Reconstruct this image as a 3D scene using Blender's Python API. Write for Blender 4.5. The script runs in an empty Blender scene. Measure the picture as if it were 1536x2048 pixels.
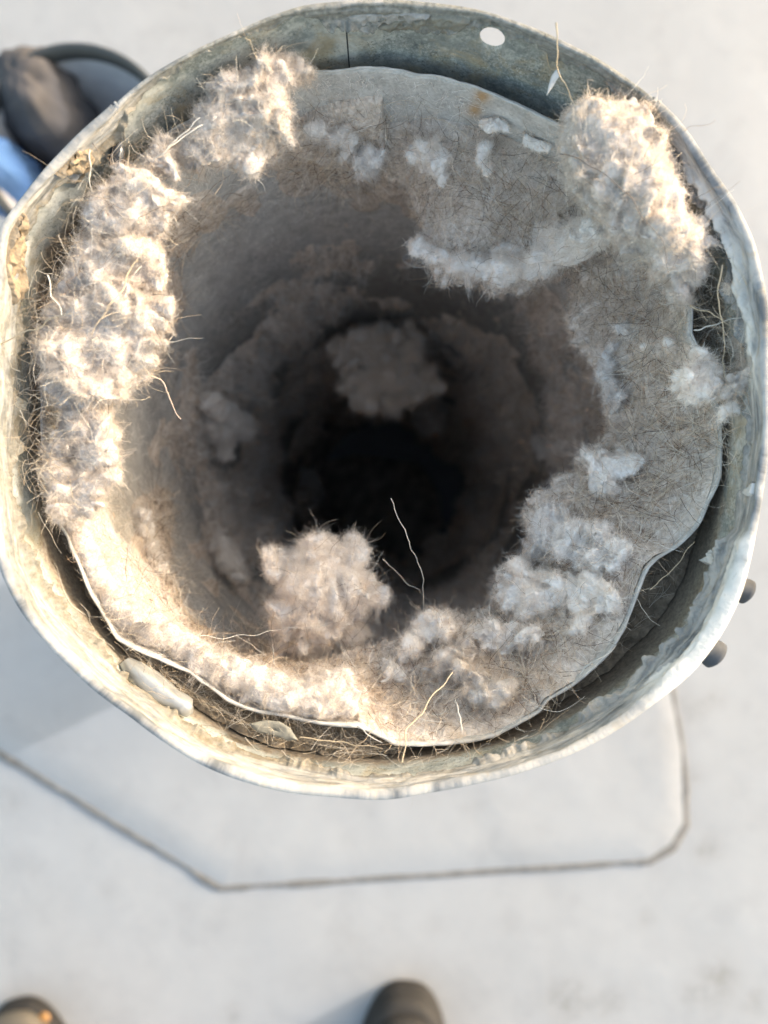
import bpy, bmesh, math, random
import numpy as np
rng = np.random.default_rng(7)
random.seed(7)
SC = bpy.context.scene
COL = SC.collection

# ------------------------------------------------------------------ camera, sky, sun, exposure
CAMZ, F = 0.16, 1420.0           # camera 16 cm above the rim of the outer pipe (z = 0), looking straight down
cam = bpy.data.cameras.new('camera')
cam.sensor_fit = 'VERTICAL'; cam.sensor_height = 36.0
cam.lens = F / 2048 * 36.0
cam.clip_start, cam.clip_end = 0.005, 60
cam.dof.use_dof = True
cam.dof.focus_distance = 0.184
cam.dof.aperture_fstop = 8.8
camo = bpy.data.objects.new('camera', cam); COL.objects.link(camo)
camo.location = (0, 0, CAMZ)
SC.camera = camo

SUN_EL, SUN_AZ = math.radians(17.5), math.atan2(.9, .43)     # azimuth clockwise from +Y
world = bpy.data.worlds.new('World'); SC.world = world
world.use_nodes = True
wt = world.node_tree
sky = wt.nodes.new('ShaderNodeTexSky'); sky.sky_type = 'NISHITA'; sky.sun_disc = False
sky.sun_elevation = SUN_EL; sky.sun_rotation = SUN_AZ
sky.air_density = 1.5; sky.dust_density = 4.5; sky.ozone_density = 0.45
bg = wt.nodes['Background']; bg.inputs['Strength'].default_value = 0.15
wt.links.new(sky.outputs[0], bg.inputs['Color'])
sl = bpy.data.lights.new('sun', 'SUN'); sl.energy = 2.0; sl.angle = math.radians(0.6); sl.color = (.59, .565, .55)
so = bpy.data.objects.new('sun', sl); COL.objects.link(so)
_d = (math.sin(SUN_AZ) * math.cos(SUN_EL), math.cos(SUN_AZ) * math.cos(SUN_EL), math.sin(SUN_EL))
import mathutils
so.rotation_euler = mathutils.Vector(_d).to_track_quat('Z', 'Y').to_euler()
so.location = (1, .5, 1)
vs = SC.view_settings
SC.display_settings.display_device = 'sRGB'
vs.view_transform = 'Standard'; vs.look = 'None'; vs.gamma = 1.0; vs.use_curve_mapping = False
vs.exposure = 2.06
try:
    SC.cycles.use_denoising = True
    SC.cycles.denoiser = 'OPENIMAGEDENOISE'
except Exception: pass
SC.cycles.sample_clamp_indirect = 2.5; SC.cycles.adaptive_threshold = 0.004
try: SC.cycles.denoising_prefilter = 'ACCURATE'
except Exception: pass
SC.cycles.max_bounces = 14; SC.cycles.diffuse_bounces = 10; SC.cycles.transmission_bounces = 6

# ------------------------------------------------------------------ numbers shared by everything
CY = 0.0258                     # pipe axis at x = 0, y = CY
R_IN = 0.0840                   # inner pipe
Z_IN = -0.0172                  # its rim
R_OUT = 0.0880                  # outer pipe, inside face
ROOF = -0.64

def W(px, py, z):               # where the line of sight of a traced photo point meets height z
    d = CAMZ - z
    return np.array([(px - 768) / F * d, (1024 - py) / F * d, z])

def wall_z(px, py, R):          # height at which that line meets a cylinder about the pipe axis
    a, b = (px - 768) / F, (1024 - py) / F
    A = a * a + b * b; B = -2 * b * CY; C = CY * CY - R * R
    d = (-B + math.sqrt(max(B * B - 4 * A * C, 0))) / (2 * A) if A > 1e-6 else 1.0
    return CAMZ - min(d, 0.9)

def hash3(ix, iy, iz, seed):
    h = (ix * 374761393 + iy * 668265263 + iz * 2147483647 + seed * 1274126177) & 0xffffffff
    h = ((h ^ (h >> 13)) * 1274126177) & 0xffffffff
    h = ((h ^ (h >> 16)) * 2246822519) & 0xffffffff
    return ((h ^ (h >> 15)) & 0xffff) / 65535.0

def vnoise(P, scale, seed=0):
    Q = P * scale + 1000.0
    I = np.floor(Q).astype(np.int64); f = Q - I
    u = f * f * (3 - 2 * f)
    out = 0
    for dx in (0, 1):
        for dy in (0, 1):
            for dz in (0, 1):
                w = (u[:, 0] if dx else 1 - u[:, 0]) * (u[:, 1] if dy else 1 - u[:, 1]) * (u[:, 2] if dz else 1 - u[:, 2])
                out = out + w * hash3(I[:, 0] + dx, I[:, 1] + dy, I[:, 2] + dz, seed)
    return out * 2 - 1

def fbm(P, scale, octs=4, seed=0, gain=.5):
    s = 0; a = 1
    for o in range(octs):
        s = s + a * vnoise(P, scale * 2 ** o, seed + o * 17); a *= gain
    return s

def smooth(x, a, b):
    t = np.clip((x - a) / (b - a), 0, 1)
    return t * t * (3 - 2 * t)

def pol(phi, r, z):             # phi clockwise from +Y, seen from above
    return np.stack([r * np.sin(phi), CY + r * np.cos(phi), z + 0 * phi], -1)

# ------------------------------------------------------------------ object helpers
def tag(o, label=None, cat=None, group=None, kind=None):
    if label: o['label'] = label
    if cat: o['category'] = cat
    if group: o['group'] = group
    if kind: o['kind'] = kind
    return o

def link(name, data, parent=None, loc=None):
    o = bpy.data.objects.new(name, data); COL.objects.link(o)
    if parent is not None: o.parent = parent
    if loc is not None: o.location = loc
    return o

def mesh_obj(name, V, Fc, mat, parent=None, smooth_=True, attrs=None):
    me = bpy.data.meshes.new(name)
    V = np.asarray(V, float)
    if parent is not None:
        V = V - np.array(parent.matrix_world.translation if parent.parent is None else parent.location)
    me.from_pydata(V.tolist(), [], Fc if isinstance(Fc, list) else Fc.tolist())
    if attrs:
        for k, v in attrs.items():
            v = np.asarray(v, np.float32)
            if v.ndim == 1:
                a = me.attributes.new(k, 'FLOAT', 'POINT'); a.data.foreach_set('value', v)
            else:
                a = me.attributes.new(k, 'FLOAT_VECTOR', 'POINT'); a.data.foreach_set('vector', v.ravel())
    me.materials.append(mat)
    if smooth_:
        me.polygons.foreach_set('use_smooth', [True] * len(me.polygons))
    me.update()
    return link(name, me, parent)

def grid_faces(nu, nv, wrap):
    i = np.arange(nu if wrap else nu - 1); j = np.arange(nv - 1)
    I, J = np.meshgrid(i, j, indexing='ij'); I = I.ravel(); J = J.ravel()
    I2 = (I + 1) % nu
    return np.stack([I * nv + J, I2 * nv + J, I2 * nv + J + 1, I * nv + J + 1], -1)

def add_curves(name, P, rad, mat, parent=None, kind='stuff'):
    """P: (n curves, k points, 3); rad: (n,k)"""
    n, k, _ = P.shape
    if parent is not None: P = P - np.array(parent.location)
    cu = bpy.data.hair_curves.new(name)
    cu.add_curves([k] * n)
    cu.points.foreach_set('position', P.reshape(-1).astype(np.float32))
    cu.points.foreach_set('radius', rad.reshape(-1).astype(np.float32))
    cu.materials.append(mat)
    o = link(name, cu, parent)
    if kind: o['kind'] = kind
    return o

def grow(P0, D0, length, k, curl, rads, bias=None):
    """curly fibres from points P0 along directions D0"""
    n = len(P0)
    D = D0 / (np.linalg.norm(D0, axis=1, keepdims=True) + 1e-12)
    P = np.zeros((n, k, 3)); P[:, 0] = P0
    step = (length / (k - 1))[:, None]
    bend = rng.normal(size=(n, 3)) * curl * .6
    for i in range(1, k):
        D = D + bend + rng.normal(size=(n, 3)) * curl
        if bias is not None: D = D + bias
        D /= np.linalg.norm(D, axis=1, keepdims=True) + 1e-12
        P[:, i] = P[:, i - 1] + D * step
    t = np.linspace(1, .35, k)
    return P, rads[:, None] * t[None]

def tri_arrays(me):
    me.calc_loop_triangles()
    V = np.empty(len(me.vertices) * 3, np.float64); me.vertices.foreach_get('co', V); V = V.reshape(-1, 3)
    T = np.empty(len(me.loop_triangles) * 3, np.int32); me.loop_triangles.foreach_get('vertices', T); T = T.reshape(-1, 3)
    return V, T

def sample(V, T, n, weight=None):
    a, b, c = V[T[:, 0]], V[T[:, 1]], V[T[:, 2]]
    N = np.cross(b - a, c - a); A = np.linalg.norm(N, axis=1) + 1e-15
    p = A if weight is None else A * weight
    idx = rng.choice(len(T), n, p=p / p.sum())
    u = rng.random((n, 2)); s = np.sqrt(u[:, :1]); v = u[:, 1:]
    P = a[idx] * (1 - s) + b[idx] * s * (1 - v) + c[idx] * s * v
    return P, N[idx] / A[idx, None], A.sum() / 2

# ------------------------------------------------------------------ materials
class NT:
    def __init__(s, name):
        s.m = bpy.data.materials.new(name); s.m.use_nodes = True
        s.t = s.m.node_tree; s.b = s.t.nodes['Principled BSDF']; s.out = s.t.nodes['Material Output']
    def n(s, typ, **kw):
        nd = s.t.nodes.new(typ)
        for k, v in kw.items():
            if k in ('attribute_name', 'operation', 'data_type', 'blend_type', 'noise_dimensions', 'feature', 'distance', 'interpolation', 'clamp', 'invert'):
                setattr(nd, k, v)
            else:
                nd.inputs[k.replace('_', ' ')].default_value = v
        return nd
    def l(s, a, b): s.t.links.new(a, b)
    def coord(s, attr=None, scale=(1, 1, 1)):
        if attr:
            c = s.n('ShaderNodeAttribute', attribute_name=attr).outputs['Vector']
        else:
            c = s.n('ShaderNodeTexCoord').outputs['Object']
        mp = s.n('ShaderNodeMapping'); mp.inputs['Scale'].default_value = scale
        s.l(c, mp.inputs['Vector']); return mp.outputs[0]
    def noise(s, co, scale, detail=6, rough=.55, dist=0):
        nd = s.n('ShaderNodeTexNoise', Scale=scale, Detail=detail, Roughness=rough, Distortion=dist)
        s.l(co, nd.inputs['Vector']); return nd.outputs['Fac']
    def ramp(s, fac, stops, interp='LINEAR'):
        r = s.n('ShaderNodeValToRGB'); e = r.color_ramp.elements; r.color_ramp.interpolation = interp
        while len(e) < len(stops): e.new(.5)
        for i, (p, c) in enumerate(stops):
            e[i].position = p; e[i].color = (*c, 1) if len(c) == 3 else c
        s.l(fac, r.inputs[0]); return r.outputs[0]
    def mix(s, fac, a, b, mode='MIX'):
        m = s.n('ShaderNodeMix', data_type='RGBA', blend_type=mode)
        for sock, v in ((m.inputs[0], fac), (m.inputs[6], a), (m.inputs[7], b)):
            if isinstance(v, (int, float)): sock.default_value = v
            elif isinstance(v, tuple): sock.default_value = (*v, 1)
            else: s.l(v, sock)
        return m.outputs[2]
    def math(s, op, a, b=0.0):
        m = s.n('ShaderNodeMath', operation=op)
        for sock, v in ((m.inputs[0], a), (m.inputs[1], b)):
            if isinstance(v, (int, float)): sock.default_value = v
            else: s.l(v, sock)
        return m.outputs[0]
    def attr(s, name): return s.n('ShaderNodeAttribute', attribute_name=name).outputs['Fac']
    def bump(s, h, strength, dist):
        b = s.n('ShaderNodeBump', Strength=strength, Distance=dist); s.l(h, b.inputs['Height'])
        s.l(b.outputs[0], s.b.inputs['Normal'])
    def color(s, c): s.l(c, s.b.inputs['Base Color'])
    def rough(s, r):
        if isinstance(r, (int, float)): s.b.inputs['Roughness'].default_value = r
        else: s.l(r, s.b.inputs['Roughness'])
    def metal(s, v):
        if isinstance(v, (int, float)): s.b.inputs['Metallic'].default_value = v
        else: s.l(v, s.b.inputs['Metallic'])

def g3(v): return (v, v, v)

def mat_fibre(name, stops, transl=.35, patchy=.0):
    m = NT(name)
    hi = m.n('ShaderNodeHairInfo')
    c = m.ramp(hi.outputs['Random'], stops)
    pn = m.ramp(m.noise(m.coord(), 170, 3, .6), [(.42, g3(1)), (.60, g3(0))])
    c = m.mix(m.math('MULTIPLY', pn, patchy), c, (.70, .61, .53))
    d = m.n('ShaderNodeBsdfDiffuse'); t = m.n('ShaderNodeBsdfTranslucent'); mx = m.n('ShaderNodeMixShader')
    m.l(c, d.inputs['Color']); m.l(c, t.inputs['Color'])
    mx.inputs[0].default_value = transl
    m.l(d.outputs[0], mx.inputs[1]); m.l(t.outputs[0], mx.inputs[2]); m.l(mx.outputs[0], m.out.inputs['Surface'])
    m.t.nodes.remove(m.b)
    return m.m

def mat_core(name, lo, hi, scale=900):
    m = NT(name); co = m.coord()
    n1 = m.noise(co, scale, 6, .65, .6); n2 = m.noise(co, scale * .22, 4)
    f = m.math('MULTIPLY_ADD', n1, .6); m.t.nodes[-1]
    mm = m.math('ADD', m.math('MULTIPLY', n1, .6), m.math('MULTIPLY', n2, .4))
    m.color(m.ramp(mm, [(.32, lo), (.62, hi)])); m.rough(.95)
    m.b.inputs['Specular IOR Level'].default_value = .1
    m.bump(n1, .9, .0012)
    return m.m

M = {}
M['lint_white_core'] = mat_core('lint_white_core', (.78, .725, .67), (.95, .905, .86))
M['lint_cream_core'] = mat_core('lint_cream_core', (.52, .475, .44), (.71, .665, .63))
M['lint_grey_core'] = mat_core('lint_grey_core', (.62, .575, .535), (.88, .85, .82))
M['mat_core'] = mat_core('mat_core', (.38, .31, .25), (.80, .715, .64), 700)
M['white_fibre'] = mat_fibre('white_fibre', [(0, (.74, .66, .58)), (.2, (.92, .865, .805)), (.8, (.97, .925, .875)), (1, (.90, .83, .75))], .5, .2)
M['cream_fibre'] = mat_fibre('cream_fibre', [(0, (.50, .43, .375)), (.2, (.70, .655, .61)), (.8, (.77, .735, .70)), (1, (.64, .57, .50))], .65, .25)
M['grey_fibre'] = mat_fibre('grey_fibre', [(0, (.62, .56, .51)), (.4, (.83, .79, .75)), (1, (.92, .90, .88))], .4)
M['mat_fibre'] = mat_fibre('mat_fibre', [(0, (.33, .235, .165)), (.3, (.60, .49, .395)), (.65, (.80, .715, .63)), (1, (.92, .88, .84))], .4)
M['hair'] = mat_fibre('hair', [(0, (.05, .035, .028)), (.13, (.18, .12, .085)), (.34, (.50, .39, .295)), (.7, (.74, .63, .49)), (1, (.88, .85, .80))], .2)
M['straw_hair'] = mat_fibre('straw_hair', [(0, (.18, .14, .10)), (.5, (.38, .325, .255)), (1, (.60, .56, .50))], .2)

def solid(name, col, rough=.6, metal=0.0, var=.15, scale=60, bump=0, bd=.001):
    m = NT(name); co = m.coord(); n = m.noise(co, scale)
    c0 = tuple(max(0, v * (1 - var)) for v in col); c1 = tuple(min(1, v * (1 + var)) for v in col)
    m.color(m.ramp(n, [(.3, c0), (.7, c1)])); m.rough(rough); m.metal(metal)
    if bump: m.bump(n, bump, bd)
    return m.m

# galvanised steel of the outer pipe: grey zinc spangle, pale oxide film, brown dirt low down
def mat_outer():
    m = NT('galvanised_outer'); co = m.coord()
    sp = m.n('ShaderNodeTexVoronoi', Scale=420.0); m.l(co, sp.inputs['Vector'])
    fine = m.noise(co, 900, 4, .7); mid = m.noise(co, 160, 6, .65, .8); big = m.noise(co, 45, 5, .6, .5)
    base = m.ramp(m.math('ADD', m.math('MULTIPLY', fine, .5), m.math('MULTIPLY', mid, .5)),
                  [(.34, (.12, .14, .14)), (.5, (.24, .265, .255)), (.60, (.40, .42, .40)), (.72, (.62, .63, .61))])
    film = m.ramp(big, [(.42, g3(0)), (.62, g3(1))])
    fw = m.math('MULTIPLY', film, m.attr('film'))
    base = m.mix(fw, base, m.ramp(mid, [(.3, (.36, .38, .345)), (.5, (.55, .56, .52)), (.7, (.68, .68, .64))]))
    och = m.ramp(m.noise(co, 75, 6, .7, 1.0), [(.50, g3(0)), (.64, g3(1))])
    base = m.mix(m.math('MULTIPLY', och, .6), base, (.42, .34, .21))
    fl = m.noise(co, 1500, 4, .75); gate = m.ramp(m.noise(co, 130, 5, .65), [(.42, g3(0)), (.58, g3(1))])
    base = m.mix(m.math('MULTIPLY', gate, m.ramp(fl, [(.56, g3(0)), (.63, g3(.75))])), base, (.52, .54, .52))
    base = m.mix(m.math('MULTIPLY', gate, m.ramp(fl, [(.36, g3(.8)), (.45, g3(0))])), base, (.07, .08, .08))
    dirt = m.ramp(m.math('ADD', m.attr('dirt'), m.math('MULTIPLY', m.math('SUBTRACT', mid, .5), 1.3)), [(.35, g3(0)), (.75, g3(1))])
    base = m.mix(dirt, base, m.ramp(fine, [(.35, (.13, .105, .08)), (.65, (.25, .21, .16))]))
    m.color(base)
    m.metal(m.math('MULTIPLY', m.math('SUBTRACT', 1.0, dirt), .25))
    m.rough(m.ramp(mid, [(.3, g3(.45)), (.7, g3(.72))]))
    m.bump(m.math('ADD', m.math('MULTIPLY', fine, .4), mid), .5, .0005)
    return m.m
M['outer'] = mat_outer()

def mat_inner():
    m = NT('galvanised_inner'); co = m.coord()
    fine = m.noise(co, 1100, 5, .75); mid = m.noise(co, 190, 6, .65, .6); big = m.noise(co, 50, 4)
    base = m.ramp(m.math('ADD', m.math('MULTIPLY', fine, .5), m.math('MULTIPLY', mid, .5)),
                  [(.34, (.26, .25, .235)), (.5, (.46, .445, .425)), (.66, (.62, .61, .585))])
    rust = m.ramp(m.noise(co, 120, 5, .7), [(.66, g3(0)), (.75, g3(1))])
    base = m.mix(m.math('MULTIPLY', rust, .45), base, (.40, .25, .12))
    sm = m.attr('bare')
    base = m.mix(sm, base, m.ramp(m.math('ADD', m.math('MULTIPLY', big, .5), m.math('MULTIPLY', mid, .5)), [(.36, (.36, .345, .33)), (.5, (.50, .485, .465)), (.64, (.66, .64, .61))]))
    base = m.mix(m.math('MULTIPLY', m.attr('depth_shade'), .55), base, m.ramp(mid, [(.35, (.075, .072, .07)), (.65, (.16, .15, .14))]))  # shade painted in: wall colour darkens with depth down the pipe
    base = m.mix(m.attr('rust'), base, m.ramp(fine, [(.3, (.30, .17, .07)), (.7, (.48, .32, .17))]))
    m.color(base); m.metal(m.math('MULTIPLY', sm, .25)); m.rough(.68)
    m.bump(m.math('ADD', fine, mid), .4, .0004)
    return m.m
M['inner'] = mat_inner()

# old weathered sealant: chalky white with blue-grey, cream and ochre streaks running round the rim
def mat_seal():
    m = NT('weathered_sealant'); co = m.coord('pol'); ob = m.coord()
    st = m.noise(co, 1.0, 7, .62, .7); st2 = m.noise(co, 2.6, 6, .65, .5); fine = m.noise(ob, 700, 6, .7)
    base = m.ramp(st, [(.36, (.12, .13, .14)), (.44, (.22, .23, .24)), (.51, (.30, .303, .303)), (.60, (.40, .388, .37))])
    och = m.ramp(st2, [(.56, g3(0)), (.72, g3(1))])
    base = m.mix(m.math('MULTIPLY', och, .55), base, (.38, .30, .19))
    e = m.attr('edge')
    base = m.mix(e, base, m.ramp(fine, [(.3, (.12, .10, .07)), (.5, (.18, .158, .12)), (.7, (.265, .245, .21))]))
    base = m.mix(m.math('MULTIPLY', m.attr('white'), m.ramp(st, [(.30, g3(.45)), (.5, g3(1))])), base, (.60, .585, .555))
    gy = m.attr('grime_sun_dim')
    gm = m.ramp(m.math('ADD', gy, m.math('MULTIPLY', m.math('SUBTRACT', st2, .5), 1.6)), [(.3, g3(0)), (.8, g3(1))])  # real grime and the painted dimming of the sunlit left side
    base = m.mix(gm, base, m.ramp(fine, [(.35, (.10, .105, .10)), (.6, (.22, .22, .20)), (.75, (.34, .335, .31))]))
    speck = m.ramp(m.noise(ob, 420, 5, .75, .6), [(.60, g3(0)), (.70, g3(1))])
    base = m.mix(m.math('MULTIPLY', speck, .5), base, (.26, .23, .19))
    m.color(base); m.rough(.85)
    m.b.inputs['Specular IOR Level'].default_value = .25
    m.bump(m.math('ADD', m.math('MULTIPLY', st2, 1.0), m.math('MULTIPLY', fine, .6)), .55, .0008)
    return m.m
M['seal'] = mat_seal()

def mat_roof(name, base, var=.05):
    m = NT(name); co = m.coord()
    n = m.noise(co, 6, 8, .65, .3); n2 = m.noise(co, 40, 5, .7)
    lo = tuple(v * (1 - var * 2) for v in base); hi = tuple(v * (1 + var) for v in base)
    c = m.ramp(m.math('ADD', m.math('MULTIPLY', n, .65), m.math('MULTIPLY', n2, .35)), [(.32, lo), (.65, hi)])
    dr = m.ramp(m.noise(co, 14, 9, .78, .5), [(.52, g3(0)), (.78, g3(1))])
    c = m.mix(m.math('MULTIPLY', dr, .5), c, tuple(v * .62 for v in base))
    sc = m.attr('scuff')
    s = m.math('MULTIPLY', sc, m.ramp(m.noise(co, 110, 5, .7, .8), [(.35, g3(0)), (.65, g3(1))]))
    c = m.mix(s, c, (.13, .125, .115))
    m.color(c); m.rough(.65); n3 = m.noise(co, 420, 4, .7)
    m.bump(m.math('ADD', m.math('ADD', n, n2), m.math('MULTIPLY', n3, .5)), .3, .002)
    return m.m
M['roof'] = mat_roof('white_roof_membrane', (.262, .272, .289))
M['patch'] = mat_roof('roof_patch_membrane', (.266, .276, .293))
M['bead'] = solid('dirty_bead', (.125, .123, .12), .9, 0, .3, 120, .5, .002)
M['dark_steel'] = solid('dark_steel', (.04, .046, .056), .85, .0, .3, 300)
M['silver'] = solid('silver_tab', (.36, .37, .37), .38, .6, .12, 300, .3, .0006)
M['chip_white'] = solid('chip_white', (.48, .475, .46), .7, 0, .08, 400, .4, .0005)
M['chip_grey'] = solid('chip_grey', (.17, .165, .14), .8, 0, .25, 500, .6, .0006)
M['chip_light'] = solid('chip_light', (.27, .27, .265), .85, 0, .25, 500, .7, .0008)
M['chip_buff'] = solid('chip_buff', (.25, .20, .14), .9, 0, .25, 600, .9, .0008)
M['seam'] = solid('seam_gap', (.03, .032, .033), .8)
M['black_plastic'] = solid('black_plastic', (.028, .032, .035), .45)
M['pale_plastic'] = solid('pale_plastic', (.27, .27, .285), .5)
M['grey_cloth'] = solid('grey_cloth', (.055, .054, .060), .95, 0, .3, 30, .5, .004)
M['blue_cloth'] = solid('blue_cloth', (.045, .11, .26), .9, 0, .2, 20, .4, .003)
M['shoe_dark'] = solid('shoe_dark', (.008, .008, .009), .8, 0, .35, 90, .6, .002)
M['shoe_tan'] = solid('shoe_tan', (.075, .067, .055), .75, 0, .15, 70)
M['shoe_grey'] = solid('shoe_grey', (.011, .011, .012), .8, 0, .25, 90, .5, .002)
M['shoe_orange'] = solid('shoe_orange', (.22, .11, .03), .6)
M['dirt'] = solid('gap_dirt', (.19, .155, .115), .95, 0, .45, 500, .9, .0012)
M['dark_strand'] = solid('dark_strand', (.12, .09, .075), .6)
M['tan_strand'] = solid('tan_strand', (.40, .325, .225), .6)
M['pale_strand'] = solid('pale_strand', (.52, .495, .45), .6)
M['brown_strand'] = solid('brown_strand', (.34, .27, .22), .6)

# ------------------------------------------------------------------ traced outlines of the two rims
def trace(pts, z):
    w = np.array([W(x, y, z) for x, y in pts]); dx, dy = w[:, 0], w[:, 1] - CY
    ph = np.arctan2(dx, dy) % (2 * math.pi); r = np.hypot(dx, dy)
    o = np.argsort(ph); ph, r = ph[o], r[o]
    ph = np.concatenate([ph - 2 * math.pi, ph, ph + 2 * math.pi]); r = np.tile(r, 3)
    return lambda p: np.interp(np.asarray(p) % (2 * math.pi), ph, r)

OUT_T = trace([(680,-4),(768,-8),(880,0),(980,16),(1060,42),(1150,82),(1240,132),(1300,178),(1362,240),(1420,325),(1475,400),
    (1512,480),(1536,600),(1542,750),(1540,900),(1528,1010),(1510,1100),(1487,1190),(1440,1280),(1370,1360),(1280,1430),
    (1180,1490),(1060,1540),(950,1570),(850,1587),(720,1595),(640,1590),(530,1578),(420,1538),(300,1463),(260,1430),
    (180,1370),(100,1290),(40,1210),(0,1130),(-14,1000),(-24,800),(-16,600),(0,450),(50,390),(110,312),(200,225),(300,142),(450,62),(600,6)], 0.0)
IN_T = trace([(625,150),(700,143),(800,145),(880,155),(960,180),(1040,215),(1110,250),(1180,300),(1290,430),(1355,540),(1380,620),(1378,670),(1400,720),
    (1434,810),(1442,890),(1426,980),(1396,1050),(1352,1095),(1312,1115),(1293,1132),(1272,1185),(1252,1240),(1215,1300),(1150,1365),(1092,1400),
    (1080,1420),(1040,1440),(985,1470),(920,1481),(840,1488),(790,1486),(745,1462),(715,1446),(640,1441),(570,1427),(520,1421),(460,1402),
    (420,1372),(380,1342),(300,1306),(235,1276),(205,1226),(170,1152),(140,1072),(118,1040),(100,970),(90,900),(88,800),(92,700),(110,600),(145,500),(210,390),(300,300),(400,235),(520,180)], Z_IN)
def sm_trace(f, w):
    ph = np.linspace(0, 2 * math.pi, 1441)[:-1]; v = f(ph)
    k = np.arange(-w, w + 1); g = np.exp(-(k / (w / 2)) ** 2); g /= g.sum()
    s = sum(gi * np.roll(v, int(ki)) for gi, ki in zip(g, k))
    s2 = np.append(s, s[0]); p2 = np.append(ph, 2 * math.pi)
    return lambda p: np.interp(np.asarray(p) % (2 * math.pi), p2, s2)
OUT_T = sm_trace(OUT_T, 14); IN_T = sm_trace(IN_T, 5)

def out_r(ph, z):               # outer pipe: traced at its mouth, truly round lower down
    b = smooth(z, -.06, -.002)
    return R_OUT + (OUT_T(ph) - .0014 - R_OUT) * b
def in_r(ph, z):
    b = smooth(z, -.045, Z_IN)
    return R_IN + (IN_T(ph) - R_IN) * b

# ------------------------------------------------------------------ roof
def phi_of(px, py, z):
    w = W(px, py, z); return math.atan2(w[0], w[1] - CY)

xs = np.concatenate([np.linspace(-6, -.8, 14)[:-1], np.linspace(-.8, .8, 161), np.linspace(.8, 6, 14)[1:]])
n = len(xs)
GX, GY = np.meshgrid(xs, xs, indexing='ij'); GX = GX.ravel(); GY = GY.ravel()
P = np.stack([GX, GY, 0 * GX + ROOF], -1)
P[:, 2] += .0012 * fbm(P, 5, 3, 5)
scuff = np.zeros(len(P))
for (x, y, r, s) in [(1415,1700,24,.8),(1130,2000,45,.7),(1215,2010,30,.6),(1440,1960,40,.8),(1380,1985,20,.6),(1505,2000,28,.5),(1390,1420,26,.6),(1430,1400,20,.6),(1385,1550,16,.6),
                     (1020,1845,18,.4),(15,1600,30,.35),(465,2030,20,.5),(220,1780,20,.3),(690,1880,30,.3),(870,1850,16,.3),(1290,1840,16,.5),(30,1890,22,.3),(1300,30,30,.12)]:
    w = W(x, y, ROOF); rr = r / F * .8
    scuff = np.maximum(scuff, s * np.exp(-((GX - w[0]) ** 2 + (GY - w[1]) ** 2) / (rr * rr)))
Fq = grid_faces(n, n, False)
cen = P[Fq].mean(1)
hole = (np.hypot(cen[:, 0], cen[:, 1] - CY) < .078)     # the pipes pass through the roof
mesh_obj('roof', P, Fq[~hole], M['roof'], attrs={'scuff': scuff})['kind'] = 'structure'

# welded patch of membrane round the pipe, its bottom edge and clipped corners in view
pp = [(-420,1255),(0,1505),(440,1776),(1300,1722),(1345,1695),(1372,1650),(1366,1500),(1340,1360),(1270,900),(1100,620),(500,540),(-300,700)]
pw = [W(x, y, ROOF + .004)[:2] for x, y in pp]
def dense(poly, step):
    out = []
    for i, a in enumerate(poly):
        b = poly[(i + 1) % len(poly)]; k = max(1, int(np.hypot(*(b - a)) / step))
        for j in range(k): out.append(a + (b - a) * j / k)
    return np.array(out)
dp = dense(pw, .006)
cpt = np.array([0, CY - .02])
def ring_off(poly, d):
    nx = np.roll(poly, -1, 0) - np.roll(poly, 1, 0); nx /= np.linalg.norm(nx, axis=1, keepdims=True)
    nr = np.stack([nx[:, 1], -nx[:, 0]], -1)
    s = np.sign(((poly - poly.mean(0)) * nr).sum(1).mean())
    return poly + nr * s * d
Vp = []; rings = [(0, -.006), (0, .0010), (-.0015, .0016)]
for off, dz in rings:
    q = ring_off(dp, off); Vp.append(np.column_stack([q, np.full(len(q), ROOF + .0015 + dz)]))
for t in np.linspace(0.08, .78, 16):
    q = ring_off(dp, -.002); q = q + (cpt - q) * t
    zz = ROOF + .0031 + .0006 * fbm(np.column_stack([q, 0 * q[:, 0]]), 14, 3, 3)
    Vp.append(np.column_stack([q, zz]))
nr_ = len(Vp); nd = len(dp)
Vp = np.array(Vp).transpose(1, 0, 2).reshape(-1, 3)
patch = mesh_obj('roof_patch', Vp, grid_faces(nd, nr_, True), M['patch'], attrs={'scuff': np.zeros(len(Vp))})
tag(patch, 'white membrane patch with clipped corners welded to the roof around the pipe', 'roof patch')
# the bead of dirt-grey sealer along the patch edge
bd = dense(pw, .004); bo = ring_off(bd, .002); Vb = []
nn = fbm(np.column_stack([bo, 0 * bo[:, 0]]), 45, 3, 11)
nn2 = fbm(np.column_stack([bo, 0 * bo[:, 0]]), 22, 4, 12)
for a, hz in ((-1, 0.0), (-.6, .8), (0, 1.15), (.6, .75), (1, -.9)):
    q = ring_off(bd, .001) + (ring_off(bd, 1.0) - bd) * (a * .0035 * np.clip(1 + .9 * nn2 * .45, .4, 1.6) + nn * .0008)[:, None]
    Vb.append(np.column_stack([q, ROOF + .0030 + .0005 * hz + nn * .0003]))
Vb = np.array(Vb).transpose(1, 0, 2).reshape(-1, 3)
mesh_obj('edge_bead', Vb, grid_faces(len(bd), 5, True), M['bead'], patch)

# ------------------------------------------------------------------ outer pipe
pipe = link('outer_pipe', None, loc=(0, CY, ROOF))
bpy.context.view_layer.update()
tag(pipe, 'wide galvanised outer pipe with weathered white sealant smeared over its rim', 'pipe')

NPH = 1440
ph = np.arange(NPH) * 2 * math.pi / NPH
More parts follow.
